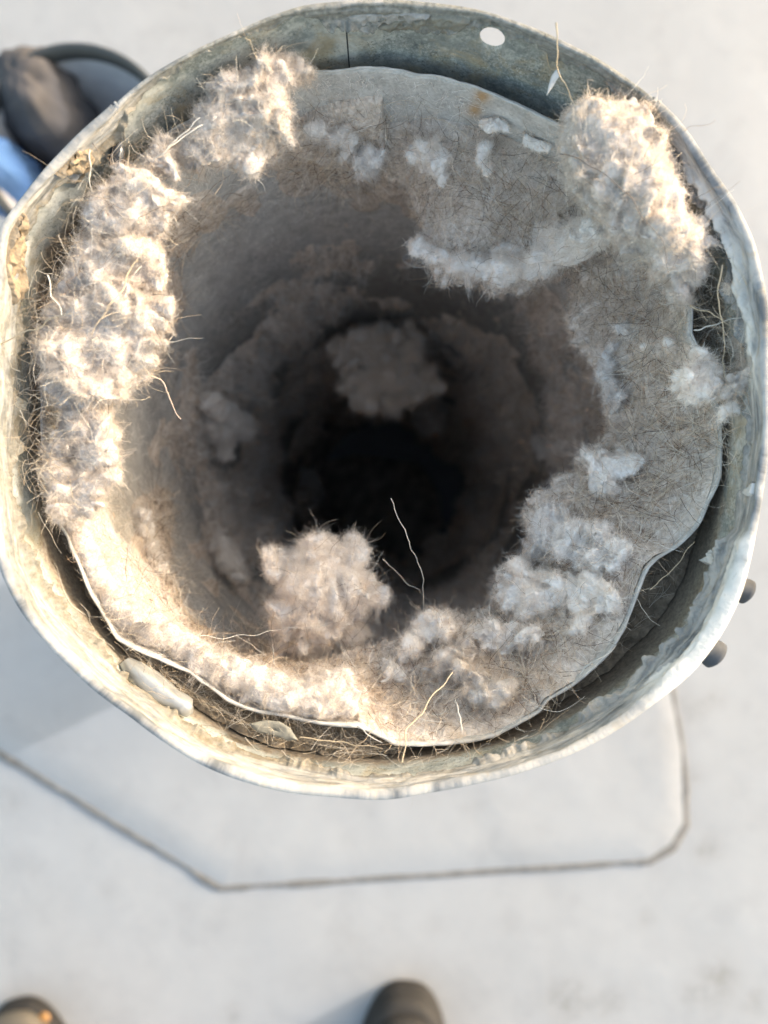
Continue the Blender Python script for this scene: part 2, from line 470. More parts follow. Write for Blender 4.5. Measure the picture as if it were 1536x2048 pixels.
# profile: inside from 0.2 m below up to the rim, over the 1.2 mm edge, down the outside to the roof
zin = np.concatenate([np.linspace(-.20, -.035, 14), np.linspace(-.033, -.0006, 54)])
prof = [('i', z) for z in zin] + [('e', 0.0)] + [('o', z) for z in (-.0006, -.0125, -.018, -.04, -.1, -.3, -.5, ROOF + .001)]
rows = []; film = []; dirt = []
for k, z in prof:
    zz = -.0004 if k == 'e' else z
    r = out_r(ph, zz) + (0 if k == 'i' else (.0005 if k == 'e' else .0011))
    p = pol(ph, r, np.full(NPH, 0.0 if k == 'e' else z))
    dent = .0006 * fbm(p, 28, 3, 21)
    p = pol(ph, r + dent, p[:, 2])
    rows.append(p)
    f = np.where((ph > math.radians(275)) | (ph < math.radians(-1)), 1.0, .35) * np.ones(NPH)
    f = np.where((ph > math.radians(85)) & (ph < math.radians(275)), .75, f) + .35 * smooth(z, -.012, -.001)
    film.append(np.clip(f, 0, 1.2))
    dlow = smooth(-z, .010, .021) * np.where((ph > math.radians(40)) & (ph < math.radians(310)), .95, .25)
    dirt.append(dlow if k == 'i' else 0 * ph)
nv = len(rows)
V = np.array(rows).transpose(1, 0, 2).reshape(-1, 3)
film = np.array(film).T.ravel(); dirt = np.array(dirt).T.ravel()
Fq = grid_faces(NPH, nv, True)
# the round screw hole near the top of the mouth
hp = W(985, 73, wall_z(985, 73, float(out_r(phi_of(985, 73, -.005), -.004))))
hz, hph = hp[2], math.atan2(hp[0], hp[1] - CY)
Cc = V[Fq].mean(1)
cph = np.arctan2(Cc[:, 0], Cc[:, 1] - CY); hr = .00295
du = ((cph - hph + math.pi) % (2 * math.pi) - math.pi) * R_OUT; dv = Cc[:, 2] - hz
innerface = (np.hypot(Cc[:, 0], Cc[:, 1] - CY) > 0)
jcol = Fq[:, 0] % nv
is_in = jcol < len(zin) - 1
kill = (np.hypot(du, dv) < hr) & is_in
zo = [i for i, (k, z) in enumerate(prof) if k == 'o']
kill_o = (np.abs(du) < hr * 1.5) & (jcol >= zo[0]) & (jcol < zo[1])
keepF = Fq[~(kill | kill_o)]
vi = np.unique(Fq[kill])
vph = np.arctan2(V[vi, 0], V[vi, 1] - CY); vu = ((vph - hph + math.pi) % (2 * math.pi) - math.pi) * R_OUT; vv = V[vi, 2] - hz
edge = np.isin(vi, np.unique(keepF)); rr = np.hypot(vu, vv) + 1e-9
vi, vu, vv, rr = vi[edge], vu[edge] / rr[edge] * hr, vv[edge] / rr[edge] * hr, rr[edge]
V[vi] = pol(hph + vu / R_OUT, out_r(hph + vu / R_OUT, hz + vv), hz + vv)
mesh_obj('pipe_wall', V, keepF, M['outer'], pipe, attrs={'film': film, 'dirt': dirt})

# sealant: a ragged skin over the rim and down the inside
LT = np.array([(0,6.2),(6,6.6),(10,5.2),(13,3.2),(20,2.6),(28,3.0),(36,4.4),(44,5.5),(52,8),(60,9.5),(70,10),(80,9.5),(88,7),(95,6),(104,7),(112,8.5),(120,10),(130,9.5),(140,9),(150,9.5),
    (160,9),(172,9.5),(182,10.5),(195,10.8),(205,10.5),(211,10),(215,8.0),(220,11.5),(230,12.2),(240,11),(250,9),(258,7),(264,7.5),(268,9.5),(272,7),(276,8.5),(284,10),(291,9.5),(295,6),(299,4),
    (303,5),(306,9),(311,10),(315,9),(318,3.2),(326,1.6),(340,1.6),(349,1.8),(351.5,5),(355,6.5),(360,6.2)])
TH = np.array([(0,1.0),(10,.8),(14,.35),(30,.5),(45,.7),(60,1.1),(75,1.1),(90,.4),(110,.5),(112,1.8),(118,2.4),(134,2.2),(142,1.2),(160,.8),(180,.9),(200,1.0),(230,1.2),(250,1.1),(262,.9),(285,1.3),(292,1.2),(299,.5),(306,.9),(315,.9),(320,.25),(345,.2),(352,1.0),(360,1.0)])
GR = np.array([(0,.75),(10,.8),(20,.7),(40,.75),(48,.3),(60,.0),(80,.0),(92,.35),(108,.4),(118,0),(135,.05),(150,.25),(165,.2),(185,.3),(215,.45),(245,.55),(258,.58),(275,.58),(290,.55),(300,.5),(308,.1),(316,.3),(325,.75),(348,.8),(360,.7)])  # grime, plus colour darkened on the sun-facing left to hold down sunlight
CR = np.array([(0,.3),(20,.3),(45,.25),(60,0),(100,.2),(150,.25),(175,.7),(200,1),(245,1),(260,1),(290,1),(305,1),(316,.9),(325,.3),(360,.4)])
deg = np.degrees(ph)
cph3 = np.column_stack([np.sin(ph), np.cos(ph), 0 * ph])
L = np.interp(deg, LT[:, 0], LT[:, 1]) + 1.9 * fbm(cph3, 9, 5, 31, .62) + .6 * fbm(cph3, 90, 3, 33)
L = np.clip(L, .8, 15) * .001
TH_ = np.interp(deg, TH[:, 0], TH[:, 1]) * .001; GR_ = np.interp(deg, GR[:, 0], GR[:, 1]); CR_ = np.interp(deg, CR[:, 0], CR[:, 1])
OUTL = (.0014 + .0012 * (fbm(cph3, 9, 3, 41) + .5))
OUTL = np.clip(OUTL, .0006, .004)
S = 46; rows = []; A_edge = []; A_gr = []; A_pol = []; A_w = []
for j in range(S):
    t = j / (S - 1)
    if j < 8:                                  # down the outside
        u = 1 - j / 8; z = -OUTL * u; rbase = out_r(ph, -.0004) + .0012; nrm = 1.0; dn = smooth(np.array(1 - u), 0, .3); up = 0
    elif j < 12:                               # over the edge
        u = (j - 8) / 3; a = u * math.pi; z = .0 + 0 * ph; rbase = out_r(ph, -.0004) + .0006 + .0006 * math.cos(a); nrm = math.cos(a); dn = 1; up = math.sin(a)
    else:
        u = (j - 11) / (S - 12); z = -L * u; rbase = out_r(ph, z); nrm = -1.0; dn = (1 - smooth(np.array(u), .955, 1.0)) * (.8 + .5 * u); up = 0
    q = np.column_stack([np.sin(ph) * .088, np.cos(ph) * .088, z])
    q2 = q * np.array([.42, .42, 2.4])
    lump = 1 + .5 * fbm(q2, 90, 3, 51) + .35 * fbm(q2, 300, 4, 53, .6)
    if j < 12: lump = 1 + .35 * fbm(q2, 50, 2, 52)
    ridge = np.exp(-((u - (.42 + .1 * fbm(cph3, 20, 2, 57))) / .16) ** 2) * smooth(deg, 48, 56) * (1 - smooth(deg, 84, 92)) if j >= 12 else 0
    th = (1.0 if j >= 12 else .8) * TH_ * (.15 if j < 9 else .4 if j < 12 else 1) * dn * np.clip(lump, .12, 2.2) * (1 + 1.2 * ridge)
    if j >= 12: th = th + np.clip(.3 + fbm(cph3, 16, 4, 59, .6), 0, 1.2) * .0013 * smooth(np.array(u), .70, .95) * (1 - smooth(np.array(u), .975, 1.0)) * np.clip(TH_ / .0008, .3, 1.2)
    if j < 12: th = np.where(np.interp(deg, [0, 40, 50, 312, 320, 360], [0, 0, 1, 1, 0, 0]) > .5 + .3 * fbm(cph3, 40, 3, 63), th, -.0007)
    if j in (0, S - 1): th = np.full(NPH, -.0004)
    r = rbase + nrm * th
    zz = z + up * th * .9
    # follow the pipe's own dents
    pd = pol(ph, out_r(ph, np.minimum(z, -.0004)), z); r = r + .0006 * fbm(pd, 28, 3, 21)
    rows.append(pol(ph, r, zz))
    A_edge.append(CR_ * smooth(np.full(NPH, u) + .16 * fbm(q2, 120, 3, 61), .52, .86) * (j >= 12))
    A_w.append((smooth(deg, 108, 113) * (1 - smooth(deg, 134, 142)) * (j < 24) + smooth(deg, 48, 55) * (1 - smooth(deg, 86, 92)) * (ridge if j >= 12 else 0)) * np.ones(NPH))
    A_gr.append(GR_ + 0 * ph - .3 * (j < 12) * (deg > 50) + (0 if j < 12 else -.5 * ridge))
    A_pol.append(np.column_stack([np.sin(ph) * 7, np.cos(ph) * 7, z * 480]))
V = np.array(rows).transpose(1, 0, 2).reshape(-1, 3)
ap = np.array(A_pol).transpose(1, 0, 2).reshape(-1, 3)
Fs = grid_faces(NPH, S, True)
# keep the screw hole clear
cz = V[Fs].mean(1); cp = np.arctan2(cz[:, 0], cz[:, 1] - CY)
du = ((cp - hph + math.pi) % (2 * math.pi) - math.pi) * R_OUT
Fs = Fs[~((np.hypot(du, (cz[:, 2] - hz)) < hr * 1.6) & (np.hypot(cz[:, 0], cz[:, 1] - CY) < 1))]
mesh_obj('sealant', V, Fs, M['seal'], pipe, attrs={'edge': np.array(A_edge).T.ravel(), 'grime_sun_dim': np.array(A_gr).T.ravel(), 'pol': ap, 'white': np.array(A_w).T.ravel()})

# thick ragged lumps of old sealant and peeled paint stuck to the wall: star-shaped slabs
def slab(name, poly, mat, thick, parent, zoff=0, rr=None, seed=1, rough=.3, rings_=18):
    poly = np.array(poly, float)
    pts = dense([p for p in poly], 1.6); c = pts.mean(0)
    nj = fbm(np.column_stack([pts * .02, 0 * pts[:, 0]]), 4, 3, seed)
    pts = pts + (pts - c) / (np.linalg.norm(pts - c, axis=1, keepdims=True) + 1e-6) * nj[:, None] * 4
    Vv = []
    for i, s in enumerate(np.linspace(1, 0.04, rings_)):
        q = c + (pts - c) * s
        row = []
        for (x, y) in q:
            z = wall_z(x, y, R_OUT if rr is None else rr); z = min(z, -.0009)
            row.append(W(x, y, z))
        row = np.array(row)
        rad = row[:, :2] - np.array([0, CY]); rl = np.linalg.norm(rad, axis=1); dirn = rad / rl[:, None]
        php = np.arctan2(dirn[:, 0], dirn[:, 1])
        rs = (out_r(php, np.minimum(row[:, 2], -.0004)) if rr is None else in_r(php, row[:, 2]))
        h = thick * (0 if i == 0 else min(1, .6 + .2 * i)) * (1 + rough * fbm(row, 260, 4, seed + 3) + .5 * rough * fbm(row, 800, 2, seed + 5))
        if i == 0: h = -.0006
        rs = rs - h - zoff
        Vv.append(np.column_stack([dirn[:, 0] * rs, CY + dirn[:, 1] * rs, row[:, 2]]))
    ns, nd_ = len(Vv), len(pts)
    Vv = np.array(Vv).transpose(1, 0, 2).reshape(-1, 3)
    return mesh_obj(name, Vv, grid_faces(nd_, ns, True), mat, parent)

slab('sealant_chunk', [(652,50),(690,34),(750,27),(830,25),(868,30),(838,38),(800,42),(765,48),(735,62),(700,60),(672,56)], M['chip_light'], .0016, pipe, seed=5, rough=.45)
slab('sealant_chunk', [(745,54),(800,40),(850,34),(905,34),(945,44),(925,60),(890,64),(880,48),(850,44),(822,62),(790,63)], M['chip_grey'], .0014, pipe, seed=6, rough=.5)
slab('sealant_chunk', [(126,322),(158,308),(190,304),(202,326),(184,348),(150,360),(124,358),(112,342)], M['chip_buff'], .0022, pipe, seed=9, rough=.5)
slab('sealant_chunk', [(56,440),(80,436),(78,495),(66,560),(54,606),(30,612),(30,560),(42,500)], M['chip_buff'], .0020, pipe, seed=13, rough=.5)
slab('paint_flake', [(1425,1115),(1420,1100),(1428,1098),(1431,1125),(1420,1128),(1400,1124)], M['chip_white'], .002, pipe, seed=17)
slab('paint_flake', [(1395,1162),(1408,1158),(1400,1190),(1386,1205),(1380,1190)], M['chip_buff'], .0012, pipe, seed=23)
slab('paint_flake', [(1520,975),(1528,970),(1530,992),(1522,994),(1512,996),(1502,990)], M['chip_white'], .0014, pipe, seed=27)

# seam of the pipe wall: a raised lap with its dark joint
sp = phi_of(696, 90, -.01)
zz = np.linspace(-.034, -.0008, 24); Vv = []
for off, h in ((-.0004, -.0003), (-.00012, .00018), (.00012, .00018), (.00014, -.0003)):
    p_ = sp + off / R_OUT
    Vv.append(pol(np.full(24, p_), out_r(np.full(24, p_), zz) - h + .0006 * fbm(pol(np.full(24, p_), out_r(np.full(24, p_), zz), zz), 28, 3, 21), zz))
Vv = np.array(Vv).reshape(-1, 3)
mesh_obj('seam', Vv, grid_faces(4, 24, False), M['seam'], pipe, smooth_=False)

# screw heads standing out from the outside of the wall, lathed about the radial direction
def screw(px, py, z, k=1.0):
    w = W(px, py, z); p_ = math.atan2(w[0], w[1] - CY); r0 = float(out_r(p_, z)) + .0006
    er = np.array([math.sin(p_), math.cos(p_), 0]); et = np.array([math.cos(p_), -math.sin(p_), 0]); ez = np.array([0, 0, 1.])
    prof_ = [(0, .0042), (.0010, .0033), (.0022, .0027), (.0034, .0030), (.0041, .0030), (.0046, .0023), (.0049, .0012), (.005, .0001)]
    Vv = []
    for a in np.linspace(0, 2 * math.pi, 21)[:-1]:
        for (x, r) in prof_:
            Vv.append(np.array([0, CY, z]) + er * (r0 + x * k) + (et * math.cos(a) + ez * math.sin(a)) * r * k)
    mesh_obj('screw', Vv, grid_faces(20, len(prof_), True), M['dark_steel'], pipe)
screw(1490, 1182, -.005, 1.0); screw(1412, 1296, -.005, 1.15); screw(308, 1474, -.006, .6)

# bent locking tabs inside the mouth
def tab(path, widths, mat, bulge, parent):
    pts = np.array([W(x, y, z) for x, y, z in path]); k = len(pts)
    t = np.gradient(pts, axis=0); t /= np.linalg.norm(t, axis=1, keepdims=True)
    rad = np.column_stack([-pts[:, 0], CY - pts[:, 1], 0 * pts[:, 0]]); rad /= np.linalg.norm(rad, axis=1, keepdims=True)
    up = rad * .6 + np.array([0, 0, .8]); s = np.cross(t, up); s /= np.linalg.norm(s, axis=1, keepdims=True)
    Vv = []; m_ = 9
    for layer in (0, 1):
        for i in range(m_):
            a = (i / (m_ - 1) - .5) * 2
            hgt = bulge * (1 - a * a) - layer * .0007
            Vv.append(pts + s * (a * np.array(widths) * .5)[:, None] + up * hgt)
    Vv = np.array(Vv); loop = list(range(m_)) + [m_ + i for i in range(m_ - 1, -1, -1)]
    Vv = Vv[loop].reshape(-1, 3)
    return mesh_obj('lock_tab', Vv, grid_faces(2 * m_, k, True), mat, parent)
tab([(250,1322,-.0155),(270,1340,-.013),(298,1362,-.0118),(325,1385,-.0112),(345,1398,-.0112),(365,1408,-.0108),(380,1416,-.0112),(385,1418,-.0125)],
    [.0030,.0052,.0062,.0062,.0050,.0050,.0044,.0018], M['silver'], .0017, pipe)
tab([(238,278,-.0105),(237,288,-.0100),(236,300,-.0098),(234,315,-.0105),(232,335,-.0120)], [.0008,.0020,.0030,.0034,.0034], M['dark_steel'], .0012, pipe)
tab([(242,290,-.0102),(241,300,-.0096),(239,312,-.0100),(238,322,-.0112)], [.0006,.0014,.0018,.0012], M['silver'], .0006, pipe)

# ------------------------------------------------------------------ inner pipe
inner = link('inner_pipe', None, loc=(0, CY, -.69))
bpy.context.view_layer.update()
tag(inner, 'narrower inner metal pipe with a thin wavy edge, lined with lint', 'pipe')
zi = np.concatenate([np.linspace(-.565, -.14, 40), np.linspace(-.138, Z_IN, 90)])
prof = [('i', z) for z in zi] + [('o', z) for z in (Z_IN, Z_IN - .004, Z_IN - .012, -.05, -.1, -.3, -.565)]
rows = []; bare = []; rust = []
rim_dz = .0010 * fbm(cph3, 10, 3, 71)
for k, z in prof:
    r = in_r(ph, z) + (0 if k == 'i' else .0006) 
    zz = z + rim_dz * smooth(z, -.04, Z_IN)
    p = pol(ph, r + .0005 * fbm(pol(ph, r, z), 30, 2, 77), zz); rows.append(p)
    d_ = CAMZ - p[:, 2]; qx = 768 + p[:, 0] / d_ * F; qy = 1024 - p[:, 1] / d_ * F
    b = smooth(-z, .035, .06) * smooth(deg, 195, 215) * (1 - smooth(deg, 320, 345))
    bare.append(b)
    rs = np.zeros(NPH)
    for (x, y, rr) in ((965, 192, 16), (950, 220, 14), (1080, 715, 22), (1100, 600, 14), (880, 1445, 22), (700, 1420, 14)):
        rs = np.maximum(rs, np.exp(-((qx - x) ** 2 + (qy - y) ** 2) / rr ** 2))
    rust.append(rs * (k == 'i'))
V = np.array(rows).transpose(1, 0, 2).reshape(-1, 3)
mesh_obj('pipe_wall', V, grid_faces(NPH, len(rows), True), M['inner'], inner, attrs={'bare': np.array(bare).T.ravel(), 'rust': np.array(rust).T.ravel(), 'depth_shade': smooth(-V[:, 2], .09, .19)})
# thin chalky line of sealant and dust along the very edge
rows = []
for a in np.linspace(0, 2 * math.pi, 9)[:-1]:
    tw = (.00036 + .00012 * fbm(cph3, 22, 3, 81)) * (1 + .25 * smooth(deg, 150, 170) * (1 - smooth(deg, 200, 215)))
    rows.append(pol(ph, in_r(ph, Z_IN) + .0003 + tw * math.cos(a), Z_IN + rim_dz + .0002 + tw * .8 * math.sin(a)))
rows.append(rows[0])
V = np.array(rows).transpose(1, 0, 2).reshape(-1, 3)
mesh_obj('rim_bead', V, grid_faces(NPH, 9, True), solid('rim_bead', (.44, .42, .39), .85, 0, .25, 300, .5, .0006), inner)
# the duct turns away at the bottom
ZB = -.565; Rb_ = .125; hd_ = np.array([math.sin(math.radians(120)), math.cos(math.radians(120)), 0]); sd_ = np.array([hd_[1], -hd_[0], 0])
Vv = []; aa = np.linspace(0, 2 * math.pi, 65)[:-1]
for t in np.linspace(0, math.pi / 2, 16):
    c_ = np.array([0, CY, ZB]) + hd_ * Rb_ * (1 - math.cos(t)) - np.array([0, 0, 1.]) * Rb_ * math.sin(t)
    e1 = hd_ * math.cos(t) + np.array([0, 0, 1.]) * math.sin(t)
    Vv.append(c_ + (R_IN + .0008) * (np.cos(aa)[:, None] * e1 + np.sin(aa)[:, None] * sd_))
    last = c_
Vv.append(last + hd_ * .15 + Vv[-1] - last); Vv.append(np.repeat((last + hd_ * .16)[None], 64, 0))
Vv = np.array(Vv).transpose(1, 0, 2).reshape(-1, 3)
mesh_obj('elbow', Vv, grid_faces(64, 18, True), solid('old_duct', (.50, .45, .40), .95, 0, .4, 60, .6, .004), inner)

# dirt lying in the narrow gap between the pipes
rows = []
for t in np.linspace(0, 1, 12):
    r = in_r(ph, -.028) + .0008 + t * (out_r(ph, -.028) - in_r(ph, -.028) - .0009)
    z = -.030 + .003 * (1 - abs(2 * t - 1)) * 0 + .0032 * t
    p = pol(ph, r, np.full(NPH, z)); lift = smooth(deg, 170, 185) * (1 - smooth(deg, 225, 245)) * .006 + smooth(deg, 60, 75) * (1 - smooth(deg, 95, 110)) * .006 + smooth(deg, 245, 270) * (1 - smooth(deg, 300, 320)) * .006
    p[:, 2] += .0016 * fbm(p, 220, 4, 91) + lift
    rows.append(p)
V = np.array(rows).transpose(1, 0, 2).reshape(-1, 3)
gap = mesh_obj('dirt', V, grid_faces(NPH, 12, True), M['dirt'])
tag(gap, 'brown dirt and hair packed into the gap between the two pipes', 'dirt', kind='stuff')
gv, gt = tri_arrays(gap.data)
cph_ = np.degrees(np.arctan2(gv[gt].mean(1)[:, 0], gv[gt].mean(1)[:, 1] - CY)) % 360
wgt = .25 + 2.5 * ((cph_ > 255) & (cph_ < 315)) + 1.6 * ((cph_ > 40) & (cph_ < 105)) + 1.0 * ((cph_ > 165) & (cph_ < 240))
P0, N0, _ = sample(gv, gt, 5200, wgt)
N0 = N0 * np.sign(N0[:, 2:3])
D = N0 * .5 + rng.normal(size=P0.shape) * np.array([1, 1, .35])
C_, R_ = grow(P0 + np.array([0, 0, .0008]), D, rng.uniform(.004, .013, len(P0)), 8, .16, rng.uniform(.000022, .000065, len(P0)))
def clamp_r(C, lo_fn=None, hi=.0862):
    x, y = C[..., 0], C[..., 1] - CY; r = np.hypot(x, y); f = np.minimum(1, hi / np.maximum(r, 1e-6))
    f = np.where(C[..., 2] < 0.0, f, 1)
    C = C.copy(); C[..., 0] = x * f; C[..., 1] = y * f + CY; return C
add_curves('loose_hair', clamp_r(C_), R_, M['straw_hair'], gap)

for (d0, d1, cnt, r0, r1) in ((252, 313, 420, .076, .0865), (38, 100, 240, .079, .0865), (150, 240, 120, .083, .086)):
    a = np.radians(rng.uniform(d0, d1, cnt)); P0 = pol(a, rng.uniform(r0, r1, cnt), rng.uniform(-.014, -.003, cnt))
    D = rng.normal(size=(cnt, 3)) * np.array([1, 1, .22])
    C_, R_ = grow(P0, D, rng.uniform(.004, .016, cnt), 10, .12, rng.uniform(.000022, .000068, cnt))
    add_curves('loose_hair', clamp_r(C_), R_, M['straw_hair'], gap)

# ------------------------------------------------------------------ matted lint lining the inner pipe
MAT = [(640,300,60,1),(720,330,75,1),(800,330,70,1),(880,380,75,1.2),(950,350,75,1.4),(1020,390,90,2),(1090,450,95,2.2),(960,440,80,2),(1160,430,80,2),
    (580,360,50,.8),(500,400,45,.6),(420,430,40,.5),
    (1250,560,80,1.6),(1280,650,95,1.6),(1320,750,100,1.3),(1360,850,95,1.2),(1310,900,100,1.8),(1350,980,90,1.2),(1250,1000,90,2),(1190,1060,90,2.2),(1270,1110,85,1.4),(1130,1140,90,2.6),
    (1100,1250,90,2),(1190,1240,80,1.4),(1010,1300,80,2.2),(1080,1340,85,1.5),(960,1380,85,1.5),(880,1410,75,1.2),(860,1340,85,1.8),(780,1400,70,1.3),(780,1330,70,1.8),(700,1350,70,1.6),(920,1290,75,2.2),
    (1230,480,70,2),(1210,720,60,1),(1220,820,60,1.2),
    (640,1350,60,1.2),(560,1350,50,1),(480,1330,45,.9),(400,1290,40,.8),(320,1230,45,.8),(260,1160,45,.8),(215,1100,40,.8),(190,1040,40,.8),(300,1090,40,.9),(330,1180,40,.9),(290,1020,35,.7),
    (300,700,50,.6),(330,600,40,.6),(350,450,50,.6)]
nt = 900
th_ = np.arange(nt) * 2 * math.pi / nt
zl = np.concatenate([np.linspace(-.0185, -.10, 190), np.linspace(-.102, -.56, 120)])
TT, ZZ = np.meshgrid(th_, zl, indexing='ij'); TT = TT.ravel(); ZZ = ZZ.ravel()
rin = in_r(TT, ZZ)
P = pol(TT, rin, ZZ); P = np.stack([rin * np.sin(TT), CY + rin * np.cos(TT), ZZ], -1)
d_ = CAMZ - ZZ; qx = 768 + P[:, 0] / d_ * F; qy = 1024 - P[:, 1] / d_ * F
wob = fbm(P, 60, 3, 101) * 28
msk = np.zeros(len(P))
for (x, y, r, s) in MAT:
    dd = np.hypot(qx - x, qy - y) + wob
    msk = np.maximum(msk, s * (1 - smooth(dd, r * .45, r * 1.15)))
top = smooth(-ZZ, .0176, .0205)
deep = smooth(-ZZ + .03 * fbm(P, 26, 4, 173, .6), .06, .15)
bare_left = smooth(np.degrees(TT), 225, 250) * (1 - smooth(np.degrees(TT), 318, 335)) * (1 - smooth(-ZZ + .06 * fbm(P, 24, 4, 171, .6), .08, .26))
bare_up = (1 - smooth(np.abs(((np.degrees(TT) + 180) % 360) - 180), 40, 70)) * (1 - smooth(-ZZ + .05 * fbm(P, 24, 4, 172, .6), .07, .22))
dmask = deep * (1 - .9 * bare_left) * (1 - .55 * bare_up) * np.clip(.62 + 1.5 * fbm(P, 26, 5, 111, .6), 0, 2.4)
dmask = dmask * smooth(dmask + .5 * fbm(P, 70, 4, 131), .15, .7)
msk = np.maximum(msk * top, dmask)
EDGE = [(845,400),(850,440),(872,492),(905,535),(945,565),(1000,578),(1070,560),(1120,530),(1165,520),(1165,580),(1185,640),(1205,720),(1222,800),(1235,860),(1180,910),(1120,960),(1085,985),
    (1048,1050),(1060,1110),(1010,1150),(985,1190),(1000,1225),(930,1232),(870,1232),(848,1262),(800,1300),(755,1318),(700,1335),(640,1345),(560,1345)]
ew = np.array([W(x, y, -.046) for x, y in EDGE]); eph = np.degrees(np.arctan2(ew[:, 0], ew[:, 1] - CY)) % 360; eh = np.clip(R_IN - np.hypot(ew[:, 0], ew[:, 1] - CY), .0005, .034)
eo = np.argsort(eph); eph, eh = eph[eo], eh[eo]
HT = lambda d: np.interp(d, np.concatenate([[0, 5], eph, [eph[-1] + 14, 325, 345, 360]]), np.concatenate([[.0050, .0075], eh, [0, 0, .003, .0055]]))
dT = np.degrees(TT)
HM = HT(dT) * np.clip(1 + .14 * fbm(P, 75, 4, 141), .8, 1.12)
up_ = 1 - smooth(dT, 62, 80)                     # the upper shelf starts lower on the wall than the lower right bank
z0 = -.019 - .015 * up_; zp = -.045 - .008 * up_
rise = np.clip((z0 - ZZ) / (z0 - zp), 0, 1); rise = rise ** 1.15
fall = 1 - smooth(zp - ZZ, .002, .020)
MOUND = HM * rise * fall
msk = np.maximum(msk, smooth(MOUND, .0012, .004) * 1.5)
hgt = MOUND + .026 * smooth(-ZZ, .36, .56) * np.clip(fbm(P, 13, 4, 161, .6) + .1, 0, 1) + msk * (.0013 + .0011 * fbm(P, 90, 3, 121) + .0009 * fbm(P, 300, 3, 123)) + .0058 * np.clip(dmask, 0, 2) * np.clip(np.abs(fbm(P, 75, 4, 127, .6)) * 1.25 - .15, -.05, 1)
hgt = np.where(msk > .06, hgt, -.0008)
hgrid = np.where(msk > .06, hgt, 0).reshape(nt, len(zl))
def surf_z(px, py):             # where the line of sight of a traced point meets the lint on the wall
    a, b = (px - 768) / F, (1024 - py) / F
    for d in np.arange(.1785, .75, .0005):
        x, y, z = a * d, b * d - CY, CAMZ - d
        p_ = math.atan2(x, y) % (2 * math.pi)
        h = hgrid[int(p_ / (2 * math.pi) * nt) % nt, min(len(zl) - 1, int(np.searchsorted(-zl, -z)))]
        if math.hypot(x, y) >= in_r(p_, z) - max(h, 0): return z
    return -.6
rl = rin - hgt
V = np.stack([rl * np.sin(TT), CY + rl * np.cos(TT), ZZ], -1)
Fl = grid_faces(nt, len(zl), True)
Fl = Fl[(msk[Fl] > .05).any(1)]
lining = mesh_obj('lint_lining', V, Fl, M['mat_core'])
tag(lining, 'grey-brown felt of lint and animal hair coating the inside of the inner pipe', 'lint', kind='stuff')
me = lining.data; lv, lt = tri_arrays(me)
tc = lv[lt].mean(1); tm = msk[lt].mean(1)
near = smooth(tc[:, 2], -.16, -.09)
def inward(N, P):
    s = np.sign(((np.array([0, CY, 0]) - P) * N * np.array([1, 1, 0])).sum(1)); s[s == 0] = 1
    return N * s[:, None]
tph = np.arctan2(tc[:, 0], tc[:, 1] - CY) % (2 * math.pi); td = np.degrees(tph)
tzp = -.045 - .008 * (1 - smooth(td, 62, 80))
over = np.where(HT(td) > .005, .12 + .88 * smooth(tc[:, 2], tzp - .004, tzp + .003), 1.0)
over = np.where(tc[:, 2] < -.085, 1.0, over)
# soft short fuzz
P0, N0, ar = sample(lv, lt, 170000, np.clip(tm, 0, 1.5) * (near * 1.0 + .02) * (.3 + .7 * over)); N0 = inward(N0, P0)
D = N0 * .55 + rng.normal(size=P0.shape) * .7
C_, R_ = grow(P0, D, rng.uniform(.0010, .0036, len(P0)), 5, .35, rng.uniform(.000016, .000036, len(P0)))
add_curves('fuzz', C_, R_, M['mat_fibre'], lining)
# deeper, coarser fuzz
P0, N0, ar = sample(lv, lt, 48000, np.clip(tm, 0, 1.5) * smooth(-tc[:, 2], .09, .13) * smooth(tc[:, 2], -.5, -.3)); N0 = inward(N0, P0)
C_, R_ = grow(P0, N0 + rng.normal(size=P0.shape) * .8, rng.uniform(.003, .011, len(P0)), 6, .4, rng.uniform(.00006, .00016, len(P0)))
add_curves('deep_fuzz', C_, R_, M['grey_fibre'], lining)
def keep_in(C, gap_=.0006):
    x, y, z = C[..., 0], C[..., 1] - CY, C[..., 2]
    p_ = np.arctan2(x, y); lim = np.where(z < Z_IN, in_r(p_, z) - gap_, .0862); r = np.hypot(x, y)
    f = np.where(z < .001, np.minimum(1, lim / np.maximum(r, 1e-6)), 1)
    C = C.copy(); C[..., 0] = x * f; C[..., 1] = y * f + CY; return C
# thin dusty fuzz on the barer left and upper wall
nb = 26000; a_ = np.radians(np.where(rng.random(nb) < .75, rng.uniform(205, 345, nb), rng.uniform(-20, 60, nb))); z_ = -.019 - .17 * rng.random(nb) ** 1.3
P0 = pol(a_, in_r(a_, z_) - .0002, z_); dn_ = fbm(P0, 70, 4, 151, .6) + .35 * fbm(P0, 260, 2, 153); kp = dn_ > rng.uniform(-.5, .6, nb); P0 = P0[kp]
N0 = np.stack([-P0[:, 0], CY - P0[:, 1], 0 * P0[:, 0]], -1); N0 /= np.linalg.norm(N0, axis=1, keepdims=True)
C_, R_ = grow(P0, N0 * .35 + rng.normal(size=P0.shape) * .7, rng.uniform(.001, .0045, len(P0)), 6, .38, rng.uniform(.00002, .00006, len(P0)))
add_curves('wall_fuzz', keep_in(C_, .0003), R_, M['grey_fibre'], lining)
